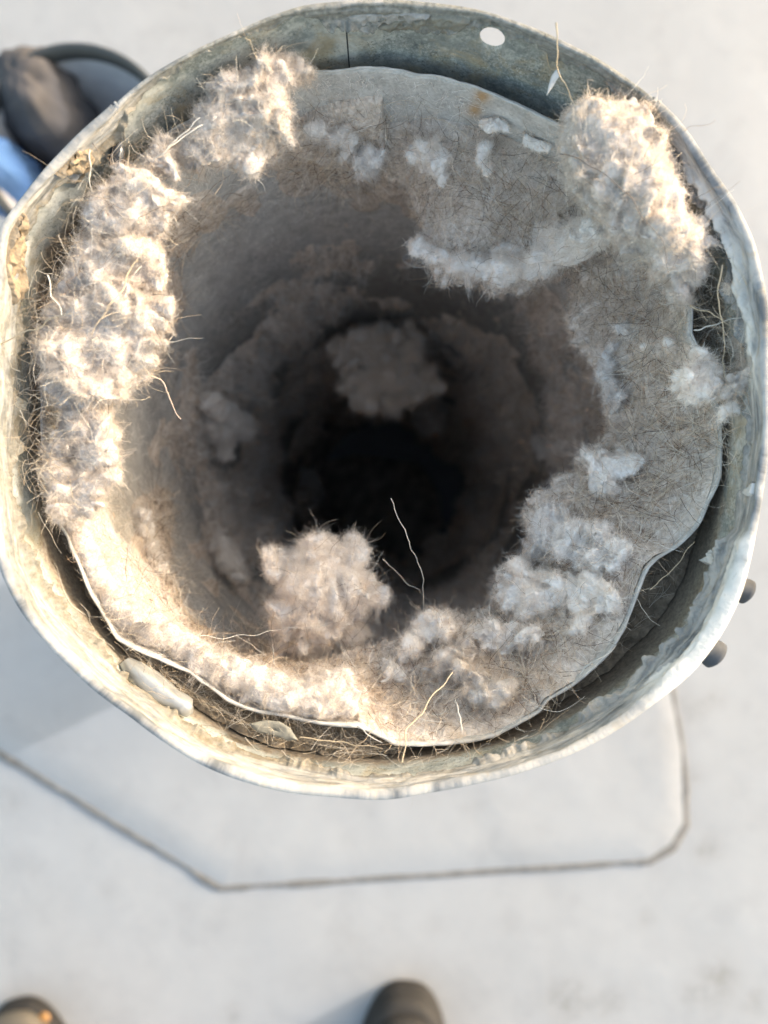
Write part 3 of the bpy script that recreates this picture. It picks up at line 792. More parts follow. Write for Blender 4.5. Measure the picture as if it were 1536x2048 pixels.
# long animal hairs lying matted over it
P0, N0, ar = sample(lv, lt, 20000, np.clip(tm, 0, 1.6) * near * over); N0 = inward(N0, P0)
D = rng.normal(size=P0.shape); D -= N0 * (D * N0).sum(1, keepdims=True); D /= np.linalg.norm(D, axis=1, keepdims=True); D += N0 * rng.uniform(-.05, .2, len(P0))[:, None]
hd = np.degrees(np.arctan2(P0[:, 0], P0[:, 1] - CY)) % 360; hzp = -.045 - .008 * (1 - smooth(hd, 62, 80))
LF = np.where(HT(hd) > .005, .30 + .70 * smooth(P0[:, 2], hzp + .003, hzp + .013), 1.0)
C_, R_ = grow(P0 + N0 * .0009, D, rng.uniform(.004, .017, len(P0)) * LF, 10, .15, rng.uniform(.000028, .000075, len(P0)), bias=N0 * .004)
add_curves('matted_hair', keep_in(C_), R_, M['hair'], lining)

# ------------------------------------------------------------------ lint clumps
DG = bpy.context.evaluated_depsgraph_get
ico = bmesh.new(); bmesh.ops.create_icosphere(ico, subdivisions=3, radius=1.0)
ico.verts.ensure_lookup_table()
IV = np.array([v.co[:] for v in ico.verts]); IF = np.array([[v.index for v in f.verts] for f in ico.faces]); ico.free()

def clump(label, balls, z=None, lift=None, fib='cream', voxel=.00055, dens=15.0, flen=(.0009, .0030), frad=(.000014, .000032), long_=40, group='lint clumps caught round the mouth of the pipe',
          flat=1.0, seed=0, rough=1.0, k=6, flaps=3, chain=1):
    """a lump of lint: a lumpy core grown from traced balls, covered in fine curly fibres"""
    Vs = []; Fs = []; n = 0
    full = list(balls); cr = np.random.default_rng(seed + 100)
    for i, a in enumerate(balls):
        for b in balls[i + 1:]:
            if len(a) == len(b) and math.hypot(a[0] - b[0], a[1] - b[1]) < (1.25 if chain > 1 else .95) * (a[2] + b[2]):
                full.append(tuple((u + v_) * .5 * (.97 if q == 2 else 1) for q, (u, v_) in enumerate(zip(a, b))))
    if chain > 1:
        full += [tuple((u + v_) * .5 for u, v_ in zip(a, b)) for i, a in enumerate(full) for b in full[i + 1:] if math.hypot(a[0] - b[0], a[1] - b[1]) < .8 * max(a[2], b[2])][:60]
    for b in full:
        x, y, r = b[:3]
        if z is not None: zz = z if len(b) < 4 else b[3]
        else: zz = min(surf_z(x, y) + lift * .45, -.006) if group == G2 else wall_z(x, y, R_IN - lift)
        c = W(x, y, zz); rw = r / F * (CAMZ - zz) * .93
        sc = np.array([1, 1, 1.0])
        v = IV * rw
        if flat != 1.0:           # flattened against the wall
            er = np.array([c[0], c[1] - CY, 0]); er /= np.linalg.norm(er) + 1e-9
            v = v - np.outer(v @ er, er) * (1 - flat)
        Vs.append(v * .9 + c); Fs.append(IF + n); n += len(IV)
        for _q in range(flaps):                  # torn, layered flaps
            dirn = cr.normal(size=3); dirn[2] = abs(dirn[2]) * .8; dirn /= np.linalg.norm(dirn)
            nrm_ = dirn + cr.normal(size=3) * .7; nrm_ /= np.linalg.norm(nrm_)
            t1 = np.cross(nrm_, cr.normal(size=3)); t1 /= np.linalg.norm(t1); t2 = np.cross(nrm_, t1)
            rf = rw * cr.uniform(.45, .85); q_ = IV * np.array([rf, rf * cr.uniform(.5, 1), max(rf * .16, voxel * 1.15)])
            q_ = np.outer(q_[:, 0], t1) + np.outer(q_[:, 1], t2) + np.outer(q_[:, 2], nrm_)
            Vs.append(q_ + c + dirn * rw * cr.uniform(.5, .82)); Fs.append(IF + n); n += len(IV)
    me = bpy.data.meshes.new('tmp'); me.from_pydata(np.concatenate(Vs).tolist(), [], np.concatenate(Fs).tolist())
    o = bpy.data.objects.new('tmp', me); COL.objects.link(o)
    md = o.modifiers.new('r', 'REMESH'); md.mode = 'VOXEL'; md.voxel_size = voxel; md.adaptivity = 0
    ms = o.modifiers.new('s', 'SMOOTH'); ms.factor = .5; ms.iterations = 5
    m2 = bpy.data.meshes.new_from_object(o.evaluated_get(DG()))
    bpy.data.objects.remove(o); bpy.data.meshes.remove(me)
    bm_ = bmesh.new(); bm_.from_mesh(m2); seen = {}; best = []
    for v0 in bm_.verts:
        if v0 in seen: continue
        st_ = [v0]; seen[v0] = 1; isl = []
        while st_:
            w_ = st_.pop(); isl.append(w_)
            for e_ in w_.link_edges:
                o_ = e_.other_vert(w_)
                if o_ not in seen: seen[o_] = 1; st_.append(o_)
        if len(isl) > len(best): best = isl
    if len(best) < len(bm_.verts):
        bs = set(best); bmesh.ops.delete(bm_, geom=[v0 for v0 in bm_.verts if v0 not in bs], context='VERTS'); bm_.to_mesh(m2)
    bm_.free()
    nvv = len(m2.vertices)
    V = np.empty(nvv * 3); m2.vertices.foreach_get('co', V); V = V.reshape(-1, 3)
    N = np.empty(nvv * 3); m2.vertex_normals.foreach_get('vector', N); N = N.reshape(-1, 3)
    kz = max(1.0, voxel / .0007)
    Q = V + np.stack([fbm(V, 240 / kz, 2, seed + 70 + i) for i in range(3)], -1) * .0010
    bil = np.abs(vnoise(Q, 210 / kz, seed)) * 1.5 + .6 * np.abs(vnoise(Q, 430 / kz, seed + 5)) + .30 * np.abs(vnoise(Q, 900 / kz, seed + 6))
    amp = rough * kz * min(1.0, max(b[2] for b in balls) / 28)
    V = V + N * (amp * (.0021 * (bil - .85) + .0004 * fbm(V, 900 / kz, 2, seed + 8)))[:, None]
    V = V + np.stack([fbm(V, 90 / kz, 3, seed + 60 + i) for i in range(3)], -1) * .0020 * np.array([1, 1, .6]) * min(rough, 1) * min(1.0, max(b[2] for b in balls) / 30)
    x, y = V[:, 0], V[:, 1] - CY; p_ = np.arctan2(x, y); r = np.hypot(x, y)
    lim = np.where(V[:, 2] < Z_IN - .0005, in_r(p_, V[:, 2]) - .0002, np.where(V[:, 2] < -.001, .0858, 1))
    f = np.minimum(1, lim / np.maximum(r, 1e-6)); V[:, 0] = x * f; V[:, 1] = y * f + CY
    org = V.mean(0); org[2] = V[:, 2].min()
    m2.vertices.foreach_set('co', (V - org).ravel()); m2.materials.clear()
    m2.materials.append(M['lint_%s_core' % fib]); m2.polygons.foreach_set('use_smooth', [True] * len(m2.polygons)); m2.update(); m2.name = 'lint_clump'
    ob = link('lint_clump', m2, loc=org); tag(ob, label, 'lint clump', group)
    v, t = tri_arrays(m2); v = v + org
    # only the side that can be seen needs its fibres dense
    a, b_, c_ = v[t[:, 0]], v[t[:, 1]], v[t[:, 2]]; nn_ = np.cross(b_ - a, c_ - a); nn_ /= np.linalg.norm(nn_, axis=1, keepdims=True) + 1e-12
    w = np.clip(.25 + smooth(nn_[:, 2], -.5, .3), 0, 1)
    area = (np.linalg.norm(np.cross(b_ - a, c_ - a), axis=1) / 2).sum()
    cnt = int(area * 1e6 * dens / kz)
    P0, N0, _ = sample(v, t, cnt, w)
    flow = np.stack([fbm(P0, 260 / kz, 2, seed + 31 + i) for i in range(3)], -1)
    D = N0 * .45 + flow * .8 + rng.normal(size=P0.shape) * .45
    L_ = rng.uniform(*flen, cnt) * rng.choice([.5, .75, 1, 1.9], cnt, p=[.42, .3, .21, .07]) * kz
    fr = rng.uniform(*frad, cnt) * rng.choice([1, 2.6], cnt, p=[.78, .22]) * kz
    C_, R_ = grow(P0 - N0 * .0003, D, L_, k, .42, fr)
    add_curves('fuzz', keep_in(C_, .0002), R_, M[fib + '_fibre'], ob)
    if group == G2 and lift is not None:
        cd = CAMZ - tc[:, 2]; ax = 768 + tc[:, 0] / cd * F; ay = 1024 - tc[:, 1] / cd * F; dm = np.full(len(tc), 9.0)
        for b in balls: dm = np.minimum(dm, np.hypot(ax - b[0], ay - b[1]) / (b[2] + 14))
        wt_ = np.clip(1.6 - dm, 0, 1) ** 1.5 * (tc[:, 2] > -.13)
        if wt_.sum() > 0:
            nh = int(260 + 14 * sum(b[2] for b in balls)); P0, N0, _ = sample(lv, lt, nh, wt_); N0 = inward(N0, P0)
            C_, R_ = grow(P0 + N0 * .0004, N0 * .4 + rng.normal(size=P0.shape) * .7, rng.uniform(.0008, .0034, nh), 6, .4, rng.uniform(.00002, .00005, nh))
            add_curves('stray_fuzz', keep_in(C_, .0002), R_, M[fib + '_fibre'], ob)
    # wisps: fibres drawn together into pointed tufts
    nt_ = max(6, int(area * 1e6 * .06 / kz ** 2)); per = 30
    Pt, Nt, _ = sample(v, t, nt_, w)
    Dt = Nt * rng.uniform(.0, .55, (nt_, 1)) + rng.normal(size=Pt.shape) * .7; Dt /= np.linalg.norm(Dt, axis=1, keepdims=True)
    Lt = .0011 * np.exp(rng.normal(size=nt_) * .55 + .45) * kz
    st = Pt[:, None] + rng.normal(size=(nt_, per, 3)) * (.0009 * kz) - Nt[:, None] * .0006
    en = Pt[:, None] + Dt[:, None] * Lt[:, None, None] * rng.uniform(.55, 1.15, (nt_, per, 1)) + rng.normal(size=(nt_, per, 3)) * (.00032 * kz)
    u = np.linspace(0, 1, 6)[None, None, :, None]
    C_ = (st[:, :, None] * (1 - u) + en[:, :, None] * u).reshape(-1, 6, 3)
    wv = rng.normal(size=C_.shape) * .00016 * kz; wv[:, 0] = 0; C_ = C_ + np.cumsum(wv, 1)
    R_ = np.linspace(1, .5, 6)[None] * rng.uniform(*frad, len(C_))[:, None] * kz
    add_curves('wisp', keep_in(C_, .0002), R_, M[fib + '_fibre'], ob)
    if long_:
        P0, N0, _ = sample(v, t, long_, w)
        D = N0 * .5 + rng.normal(size=P0.shape) * .8
        C_, R_ = grow(P0, D, rng.uniform(.004, .011, long_) * kz, 9, .15, rng.uniform(.00003, .00006, long_) * kz)
        add_curves('loose_hair', keep_in(C_, .0002), R_, M['hair'], ob)
    return ob

G1 = 'lint clumps caught round the mouth of the pipe'; G2 = 'lint clumps on the inner wall'; G3 = 'lint clumps deep inside the pipe'
clump('large pale cream lint clump at the upper left of the mouth, below the dark seam',
      [(470,190,52,-.010),(540,160,50,-.009),(592,142,34,-.010),(450,255,58,-.011),(530,230,58,-.010),(555,270,32,-.014),(490,305,48,-.014),(420,300,45,-.012),(500,340,24,-.018),(390,320,25,-.013)], z=-.01, seed=1, long_=130)
clump('small fluffy tuft bridging the big upper left clump and the long left bank of lint', [(310,290,30),(330,325,30),(345,350,24),(300,330,28)], z=-.009, seed=2, long_=30)
clump('fluffy lint bank on the left wall just under the small bridging tuft',
      [(270,370,45),(230,410,52),(310,405,45),(348,408,24),(260,455,52),(205,440,38),(320,440,32)], z=-.010, seed=3, long_=90)
clump('cream lint bank left of the pipe mouth with ragged points towards the dark opening',
      [(200,520,50),(270,510,50),(305,550,30),(235,565,48),(170,560,42),(290,500,36),(318,520,20)], z=-.011, seed=4, long_=110)
clump('biggest cream lint bank on the left rim, crossed by many straw-coloured hairs',
      [(150,640,58),(225,620,58),(290,630,48),(335,640,26),(130,715,55),(210,700,62),(285,690,40),(180,770,62),(242,745,42),(130,780,40),(100,690,30)], z=-.010, seed=5, long_=220)
clump('lowest fluffy end of the left lint bank, narrowing above the cream rim band',
      [(165,850,52),(208,870,30),(125,955,34),(172,955,40),(200,915,30),(145,1000,30),(180,1000,26),(120,900,28)], z=-.012, seed=6, long_=70)
clump('sunlit cream band of lint lying along the lower left edge of the inner pipe',
      [(150,1055,24,-.019),(178,1105,32,-.021),(212,1165,36,-.022),(248,1218,38,-.022),(305,1258,38,-.022),(370,1292,38,-.023),(435,1335,44,-.022),(510,1362,46,-.022),(590,1388,42,-.021),(660,1385,42,-.022),(692,1412,26,-.020),(640,1418,24,-.018),(690,1360,26,-.026),(545,1405,22,-.018)],
      z=-.02, seed=7, long_=120, flen=(.001, .003), rough=.4, flaps=1, chain=2)
clump('white matted lint ball hanging over the dark opening at the bottom centre',
      [(550,1112,26,-.055),(572,1150,40,-.055),(640,1120,42,-.053),(700,1112,36,-.055),(620,1180,58,-.051),(698,1180,52,-.052),(745,1195,36,-.056),(580,1222,40,-.055),(640,1238,50,-.053),(700,1258,40,-.057),(572,1285,34,-.060),(632,1295,40,-.059),(640,1340,36,-.067)],
      z=-.04, fib='white', seed=8, long_=420, dens=18, flen=(.001, .0034), rough=1.25)
clump('white ragged shelf of lint jutting from the upper right wall over the dark opening',
      [(836,494,16,-.052),(870,510,24,-.052),(915,530,34,-.050),(960,535,26,-.048),(1010,548,34,-.046),(1060,540,32,-.044),(1105,515,36,-.040),(1150,490,40,-.034),(1190,465,40,-.026),(960,500,30,-.056),(1030,500,40,-.050),(1090,470,40,-.044)],
      z=-.05, fib='white', seed=77, long_=200, dens=18, group=G2, rough=.7)
clump('largest peach-lit lint clump filling the upper right of the mouth beside the rim',
      [(1180,255,58,-.006),(1225,290,72,-.003),(1275,262,46,-.005),(1190,350,72,-.006),(1270,365,72,-.003),(1325,385,48,-.004),(1240,430,64,-.006),(1315,450,66,-.004),(1375,475,46,-.005),(1388,540,38,-.008),(1330,515,50,-.008),(1352,590,32,-.012),(1270,480,46,-.010),(1150,300,40,-.008)],
      z=-.005, seed=10, long_=150, rough=.8)
clump('torn white lint scrap lying across the inner rim on the right, below the large clump', [(1400,708,20),(1408,730,20),(1370,755,28),(1420,755,30),(1408,788,26),(1345,765,16)], z=-.013, fib='white', seed=11, long_=30)
clump('cream lint pad stuck to the outer pipe wall at the far right', [(1500,680,26),(1512,725,28),(1490,755,26),(1460,772,22),(1518,760,18)], z=-.008, seed=12, long_=40)
clump('tiny double-lobed white fluff ball in the gap beside the right wall', [(1468,812,15),(1448,826,12),(1478,825,9)], z=-.010, fib='white', seed=13, long_=6)
clump('tiny white fluff scrap near the right rim, above the cream pad', [(1462,572,14),(1475,580,8)], z=-.008, fib='white', seed=14, long_=4)
clump('square white crusty lint pad on the right inner wall', [(1185,930,24),(1240,915,24),(1190,980,24),(1230,960,28),(1262,935,18),(1210,945,34),(1215,990,18)], lift=.006, fib='white', seed=15, group=G2, flat=.38, long_=25, dens=18, flen=(.0008, .002))
clump('grey-white fluffy lint field on the lower right wall under the square pad', [(1098,985,22),(1082,1050,34),(1130,1078,48),(1190,1090,45),(1240,1108,32),(1062,1100,26),(1120,1030,24)], lift=.005, fib='grey', seed=16, group=G2, flat=.42, long_=130)
clump('knobbly white lint clump at the lower right edge of the dark opening', [(1008,1190,28),(1048,1158,36),(1060,1200,44),(1100,1180,34),(1022,1215,26),(1082,1218,28)], lift=.009, fib='white', seed=17, group=G2, long_=60, dens=18, rough=1.0)
clump('crusty off-white lint clump on the lower right wall between the knobbly clump and the rim', [(1148,1180,34),(1190,1168,36),(1204,1205,26),(1160,1210,28)], lift=.006, fib='white', seed=18, group=G2, flat=.5, long_=25, flen=(.0008, .0026), rough=1.0)
clump('small white fluff scrap right of the bottom, nearest the thin inner edge', [(1165,1243,14),(1158,1262,15),(1148,1272,10),(1172,1238,10)], lift=.004, fib='white', seed=19, group=G2, long_=8)
clump('grey lint lobe with a pale crest at the bottom of the dark opening', [(868,1240,26),(880,1265,28),(848,1275,22),(905,1262,22),(820,1300,28)], lift=.007, fib='white', seed=20, group=G2, long_=60)
clump('white lint ridge along the bottom right wall with two fluffy knobs', [(975,1270,28),(1000,1282,30),(1035,1280,22),(1068,1276,20),(1080,1288,12),(1020,1262,20),(945,1265,20)], lift=.007, fib='white', seed=21, group=G2, long_=60)
clump('cream and white torn lint sheet at the bottom of the pipe mouth', [(880,1328,24),(905,1322,32),(935,1350,36),(965,1378,36),(1000,1385,26),(918,1302,22),(985,1400,20),(1062,1318,18),(1090,1330,12)], lift=.007, fib='cream', seed=22, group=G2, flat=.5, long_=70)
clump('pale fuzzy lint spot on the bottom wall left of the torn sheet', [(770,1330,24),(785,1345,22),(765,1350,18)], lift=.004, fib='grey', seed=23, group=G2, flat=.42, long_=30)
clump('cream curled lint scrap where the rim band meets the bottom hair', [(690,1350,16,-.024),(700,1375,18,-.023),(672,1372,16,-.022),(702,1400,14,-.021)], z=-.023, seed=24, group=G2, long_=20, rough=1.0)
clump('blue-white tuft stuck on the upper wall left of the white shelf', [(838,300,26),(868,290,26),(850,330,28),(882,340,24),(835,318,18),(880,315,20)], lift=.005, fib='white', seed=25, group=G2, flat=.42, long_=25)
clump('small cream lint curl on the upper wall, above the other scraps', [(975,250,14),(995,246,15),(1012,255,10)], lift=.005, chain=2, fib='white', seed=26, group=G2, long_=6, flen=(.0006, .0016))
clump('short upright cream lint scrap on the upper wall below the small curl', [(970,295,15),(965,320,16),(972,338,12)], lift=.006, chain=2, fib='white', seed=27, group=G2, long_=10)
clump('bright cream twisted lint strip reaching towards the largest clump', [(1015,280,9),(1045,280,12),(1072,290,15),(1098,296,12),(1085,300,10)], lift=.005, fib='white', chain=2, seed=28, group=G2, long_=12, flen=(.0006, .002))
clump('soft grey tuft drooping down the upper wall in the middle', [(745,310,26),(725,335,22),(700,360,20),(682,385,18),(670,412,12),(710,315,20)], lift=.006, fib='grey', seed=29, group=G2, long_=30)
clump('thin grey fluff patch on the upper wall left of the drooping tuft', [(690,265,22),(660,285,22),(700,300,20),(640,250,18)], lift=.002, fib='grey', seed=30, group=G2, flat=.38, long_=20)
clump('bluish grey fluff on the right wall above the square pad', [(1215,740,24),(1238,785,32),(1268,838,32),(1290,870,22),(1225,700,20)], lift=.005, fib='grey', seed=31, group=G2, flat=.42, long_=40)
clump('pale fluff patch on the right wall below the largest clump', [(1290,610,26),(1260,660,28),(1230,620,24),(1345,580,22),(1300,560,24)], lift=.004, fib='grey', seed=32, group=G2, flat=.42, long_=40)
clump('lone speck of white fluff on the brown right wall', [(1292,690,10),(1296,686,8)], lift=.003, fib='white', seed=33, group=G2, long_=3)
clump('tiny white fluff speck beside the bare metal edge on the right', [(1335,685,10),(1340,692,8)], lift=.003, fib='white', seed=43, group=G2, long_=3)
clump('grey fuzzy strip on the shaded left wall inside the cream band', [(275,1030,20),(290,1070,24),(300,1120,24),(325,1170,22),(350,1210,18)], lift=.004, chain=2, fib='grey', seed=34, group=G2, flat=.42, long_=40)
clump('big blurred lint mass deep in the middle of the pipe', [(690,715,28),(750,690,42),(815,690,36),(722,765,40),(785,760,56),(848,770,34),(733,812,20),(782,815,24),(672,695,20)], z=-.235, fib='white', voxel=.0011, dens=12, seed=35, group=G3, chain=1, long_=20, rough=1.9)
clump('dim brown lint mass just below the big deep one', [(860,835,38),(905,825,32),(825,850,26)], lift=.020, fib='grey', voxel=.0011, dens=10, seed=36, group=G3, long_=10)
clump('blurred grey lint lump deep on the left wall', [(440,835,34),(482,850,34),(452,890,30),(430,800,24)], lift=.010, fib='grey', flat=.6, voxel=.0010, dens=12, seed=37, group=G3, long_=12)
clump('blurred grey lint lump low on the left wall, left of the hanging ball', [(450,1095,32),(468,1130,32),(440,1150,26),(480,1150,20)], lift=.008, fib='grey', flat=.6, voxel=.0010, dens=12, seed=38, group=G3, long_=12)
clump('dark brown lint lump far down left of the black centre', [(560,930,40),(620,970,44),(600,1010,32)], lift=.010, fib='grey', flat=.5, voxel=.0012, dens=10, seed=39, group=G3, long_=8)
clump('small pale speck of lint deep on the right wall', [(1080,890,16),(1090,905,12)], lift=.006, fib='grey', voxel=.0010, dens=10, seed=40, group=G3, long_=4)

# ------------------------------------------------------------------ single strands that stand out
def strand(name, label, cat, path, r, mat, group=None, taper=.4):
    pts = np.array([W(*p) for p in path]); k = 26
    s = np.linspace(0, 1, len(pts)); t = np.linspace(0, 1, k)
    # smooth path through the traced points
    Q = np.column_stack([np.interp(t, s, pts[:, i]) for i in range(3)])
    for _ in range(3): Q[1:-1] = (Q[:-2] + 2 * Q[1:-1] + Q[2:]) / 4
    wob_ = np.stack([fbm(Q, 140, 3, int(abs(path[0][0])) + i) for i in range(3)], -1); Q = Q + (wob_ - wob_[0]) * .0011
    tg = np.gradient(Q, axis=0); tg /= np.linalg.norm(tg, axis=1, keepdims=True)
    a = np.cross(tg, np.array([.13, .2, .97])); a /= np.linalg.norm(a, axis=1, keepdims=True) + 1e-9; b = np.cross(tg, a)
    rad = .8 * r * (1 + .25 * fbm(Q, 500, 2, 3)) * (1 - (1 - taper) * t)
    V = np.stack([Q + (a * math.cos(w) + b * math.sin(w)) * rad[:, None] for w in np.linspace(0, 2 * math.pi, 7)[:-1]], 0).reshape(-1, 3)
    org = Q[0]; o = mesh_obj(name, V - org, grid_faces(6, k, True), mat); o.location = org
    return tag(o, label, cat, group)
SG = 'single hairs and straws lying across the lint'
strand('straw', 'short stiff brown straw hanging over the dark opening from the left lint bank', 'straw', [(302,752,-.012),(325,768,-.014),(350,800,-.017),(376,838,-.020)], .00028, M['brown_strand'], SG, .9)
strand('straw', 'pale thin straw at the edge of the left lint bank beside the brown one', 'straw', [(250,790,-.012),(275,765,-.011),(303,750,-.011)], .00016, M['pale_strand'], SG)
strand('hair', 'long wavy white hair floating in front of the black centre', 'hair', [(782,997,-.035),(790,1025,-.035),(810,1065,-.036),(820,1100,-.036),(832,1130,-.037),(845,1165,-.038),(850,1195,-.040),(850,1225,-.042)], .00011, M['pale_strand'], SG, .8)
strand('hair', 'thin grey hair running from the hanging ball towards the bottom lint', 'hair', [(765,1118,-.038),(790,1140,-.038),(820,1165,-.039),(845,1185,-.041),(860,1215,-.044)], .00009, M['pale_strand'], SG)
strand('hair', 'pale hair stretched from the hanging ball to the lower left band', 'hair', [(400,1272,-.028),(470,1268,-.033),(560,1258,-.036),(660,1238,-.034)], .00012, M['pale_strand'], SG)
strand('hair', 'long dark hair arching across the largest upper right clump', 'hair', [(1120,308,-.001),(1180,330,.005),(1240,380,.0065),(1290,440,.006),(1320,490,.005),(1335,545,.001)], .00014, M['dark_strand'], SG)
strand('straw', 'upright tan straw crossing the outer rim above the largest clump', 'straw', [(1112,45,.006),(1113,100,.003),(1122,150,-.002),(1138,195,-.005),(1152,225,-.006)], .00025, M['tan_strand'], SG)
strand('straw', 'second tan straw leaning on the outer wall left of the upright one', 'straw', [(1092,70,.0),(1096,110,-.004),(1102,150,-.008)], .00022, M['tan_strand'], SG)
strand('straw', 'tall pale straw standing in the gap beside the right rim', 'straw', [(1445,530,-.004),(1447,600,-.005),(1449,660,-.006),(1455,720,-.007),(1452,760,-.009)], .00022, M['tan_strand'], SG)
strand('straw', 'pale straw lying level across the right gap', 'straw', [(1388,660,-.009),(1430,655,-.008),(1490,645,-.006)], .00020, M['pale_strand'], SG)
strand('straw', 'tan straw slanting across the right gap under the largest clump', 'straw', [(1380,612,-.009),(1425,635,-.008),(1470,655,-.007)], .00022, M['tan_strand'], SG)
strand('hair', 'curved pale hair springing from the outer wall into the right gap', 'hair', [(1490,590,-.004),(1510,605,-.004),(1515,640,-.005),(1505,700,-.007)], .00016, M['tan_strand'], SG)
strand('straw', 'flat tan straw crossing the left lint bank near its middle', 'straw', [(275,520,-.001),(230,580,.001),(200,625,.002),(175,665,.002)], .00022, M['tan_strand'], SG)
strand('straw', 'pale straw leaning in the left gap beside the sealant', 'straw', [(95,550,-.004),(108,590,-.004),(122,630,-.003)], .00026, M['pale_strand'], SG)
strand('straw', 'long tan straw sweeping from the left rim into the biggest bank', 'straw', [(0,690,-.002),(40,655,-.001),(90,635,.0),(140,625,.001)], .00024, M['tan_strand'], SG)
strand('straw', 'tan straw propped on the outer wall above the left bank', 'straw', [(180,300,-.003),(178,345,-.004),(182,390,-.005)], .00022, M['pale_strand'], SG)
strand('hair', 'dark hair lying over the outer wall at the upper left', 'hair', [(168,272,-.002),(195,300,-.004),(225,325,-.006)], .00014, M['dark_strand'], SG)
strand('straw', 'bundle-like pale straw reaching from the big upper left clump to the tuft', 'straw', [(400,235,-.004),(360,262,-.004),(325,290,-.004)], .00024, M['pale_strand'], SG)
strand('straw', 'tan straw stretched under the pale one between clump and tuft', 'straw', [(405,250,-.004),(360,283,-.003),(310,322,-.003)], .00020, M['pale_strand'], SG)
strand('straw', 'tan straw lying over the bottom hair towards the thin rim', 'straw', [(905,1345,-.020),(870,1380,-.017),(835,1420,-.012),(818,1455,-.008),(805,1515,-.004)], .00024, M['tan_strand'], SG, .8)
strand('straw', 'pale curved straw on the bottom hair near the inner edge', 'straw', [(910,1400,-.021),(920,1425,-.018),(922,1460,-.015)], .00026, M['pale_strand'], SG, .8)
strand('straw', 'cream straw lying in the bottom gap under the lint band', 'straw', [(600,1475,-.014),(640,1480,-.013),(700,1482,-.013),(755,1490,-.012)], .00022, M['tan_strand'], SG)
strand('straw', 'cream straw slanting out of the bottom gap', 'straw', [(715,1452,-.014),(735,1468,-.012),(758,1488,-.011)], .00024, M['pale_strand'], SG)
strand('straw', 'pale straw crossing the dark gap at the lower right', 'straw', [(1160,1350,-.014),(1195,1322,-.012),(1225,1290,-.012)], .00024, M['pale_strand'], SG)
strand('straw', 'tan straw lying on the lower right outer wall', 'straw', [(1300,1180,-.016),(1345,1140,-.012),(1390,1085,-.010)], .00018, M['tan_strand'], SG)
strand('straw', 'thick pale straw on the right wall below the square pad', 'straw', [(1220,1005,-.05),(1232,1055,-.045),(1240,1090,-.042)], .00026, M['tan_strand'], SG)
strand('hair', 'looping white hair hugging the right inner wall near the rim', 'hair', [(1388,820,-.024),(1382,880,-.025),(1392,930,-.024),(1375,990,-.028),(1360,1040,-.026)], .00022, M['pale_strand'], SG, .8)
strand('hair', 'faint long hair poking out past the rim at the upper right', 'hair', [(1370,262,.002),(1400,245,.006),(1435,238,.010)], .00008, M['brown_strand'], SG)

# white flake hanging above the largest clump, and a pale flake in the bottom gap
def flake(label, outline, z, mat, thick, curl, seed):
    pts = dense([np.array(p, float) for p in outline], 3); c = pts.mean(0); Vv = []
    ext = np.ptp(pts, axis=0).max()
    for side in (1, -1):
        for s in ((1, .66, .33, .03) if side == 1 else (.03, .33, .66, 1)):
            q = c + (pts - c) * s
            zz = z + curl * (((q - c) / ext) ** 2).sum(1) + side * thick * (.5 if s < 1 else .2)
            Vv.append(np.array([W(x, y, k_) for (x, y), k_ in zip(q, zz)]))
    Vv = np.array(Vv); org = Vv.reshape(-1, 3).mean(0); ns = len(Vv)
    Vv = (Vv - org).transpose(1, 0, 2).reshape(-1, 3)
    Fc = grid_faces(len(pts), ns, True).tolist() + [[i * ns + ns - 1, ((i + 1) % len(pts)) * ns + ns - 1, ((i + 1) % len(pts)) * ns, i * ns] for i in range(len(pts))]
    o = mesh_obj('paint_flake', Vv, Fc, mat); o.location = org
    return tag(o, label, 'paint flake')
flake('thin white paint flake caught upright beside the tan straw near the top right', [(1093,192),(1097,172),(1103,152),(1112,139),(1120,141),(1121,150),(1112,163),(1104,177)], -.0045, M['chip_white'], .0006, .002, 1)
flake('pale grey paint flake lying in the bottom gap under the lint band', [(498,1448),(530,1440),(560,1443),(580,1455),(596,1480),(575,1482),(545,1470),(515,1465)], -.0145, M['chip_grey'], .0006, .004, 2)

# ------------------------------------------------------------------ round container beyond the pipe
tub = link('bucket', None, loc=tuple(W(150, 285, -.40)[:2]) + (ROOF + .003,)); bpy.context.view_layer.update()
tag(tub, 'round black-rimmed bucket standing on the roof at the upper left behind the pipe', 'bucket')
bc = np.array(tub.location); Rb = 200 / F * (CAMZ + .40)
def lathe(name, prof_, mat, parent, c, nseg=96, wob=0):
    a = np.arange(nseg) * 2 * math.pi / nseg
    V = np.array([[[c[0] + r * math.cos(t), c[1] + r * math.sin(t), z] for r, z in prof_] for t in a]).reshape(-1, 3)
    return mesh_obj(name, V, grid_faces(nseg, len(prof_), True), mat, parent)
zt = -.40
lathe('bucket_wall', [(.001, ROOF + .004), (Rb * .84, ROOF + .004), (Rb * .86, ROOF + .01), (Rb * .965, zt - .012), (Rb * .94, zt - .012), (Rb * .80, ROOF + .05), (.001, ROOF + .05)], M['pale_plastic'], tub, bc)
lathe('rim', [(Rb * .965, zt - .02), (Rb * 1.0, zt - .016), (Rb * 1.0, zt), (Rb * .975, zt + .003), (Rb * .93, zt + .002), (Rb * .925, zt - .012)], M['black_plastic'], tub, bc)
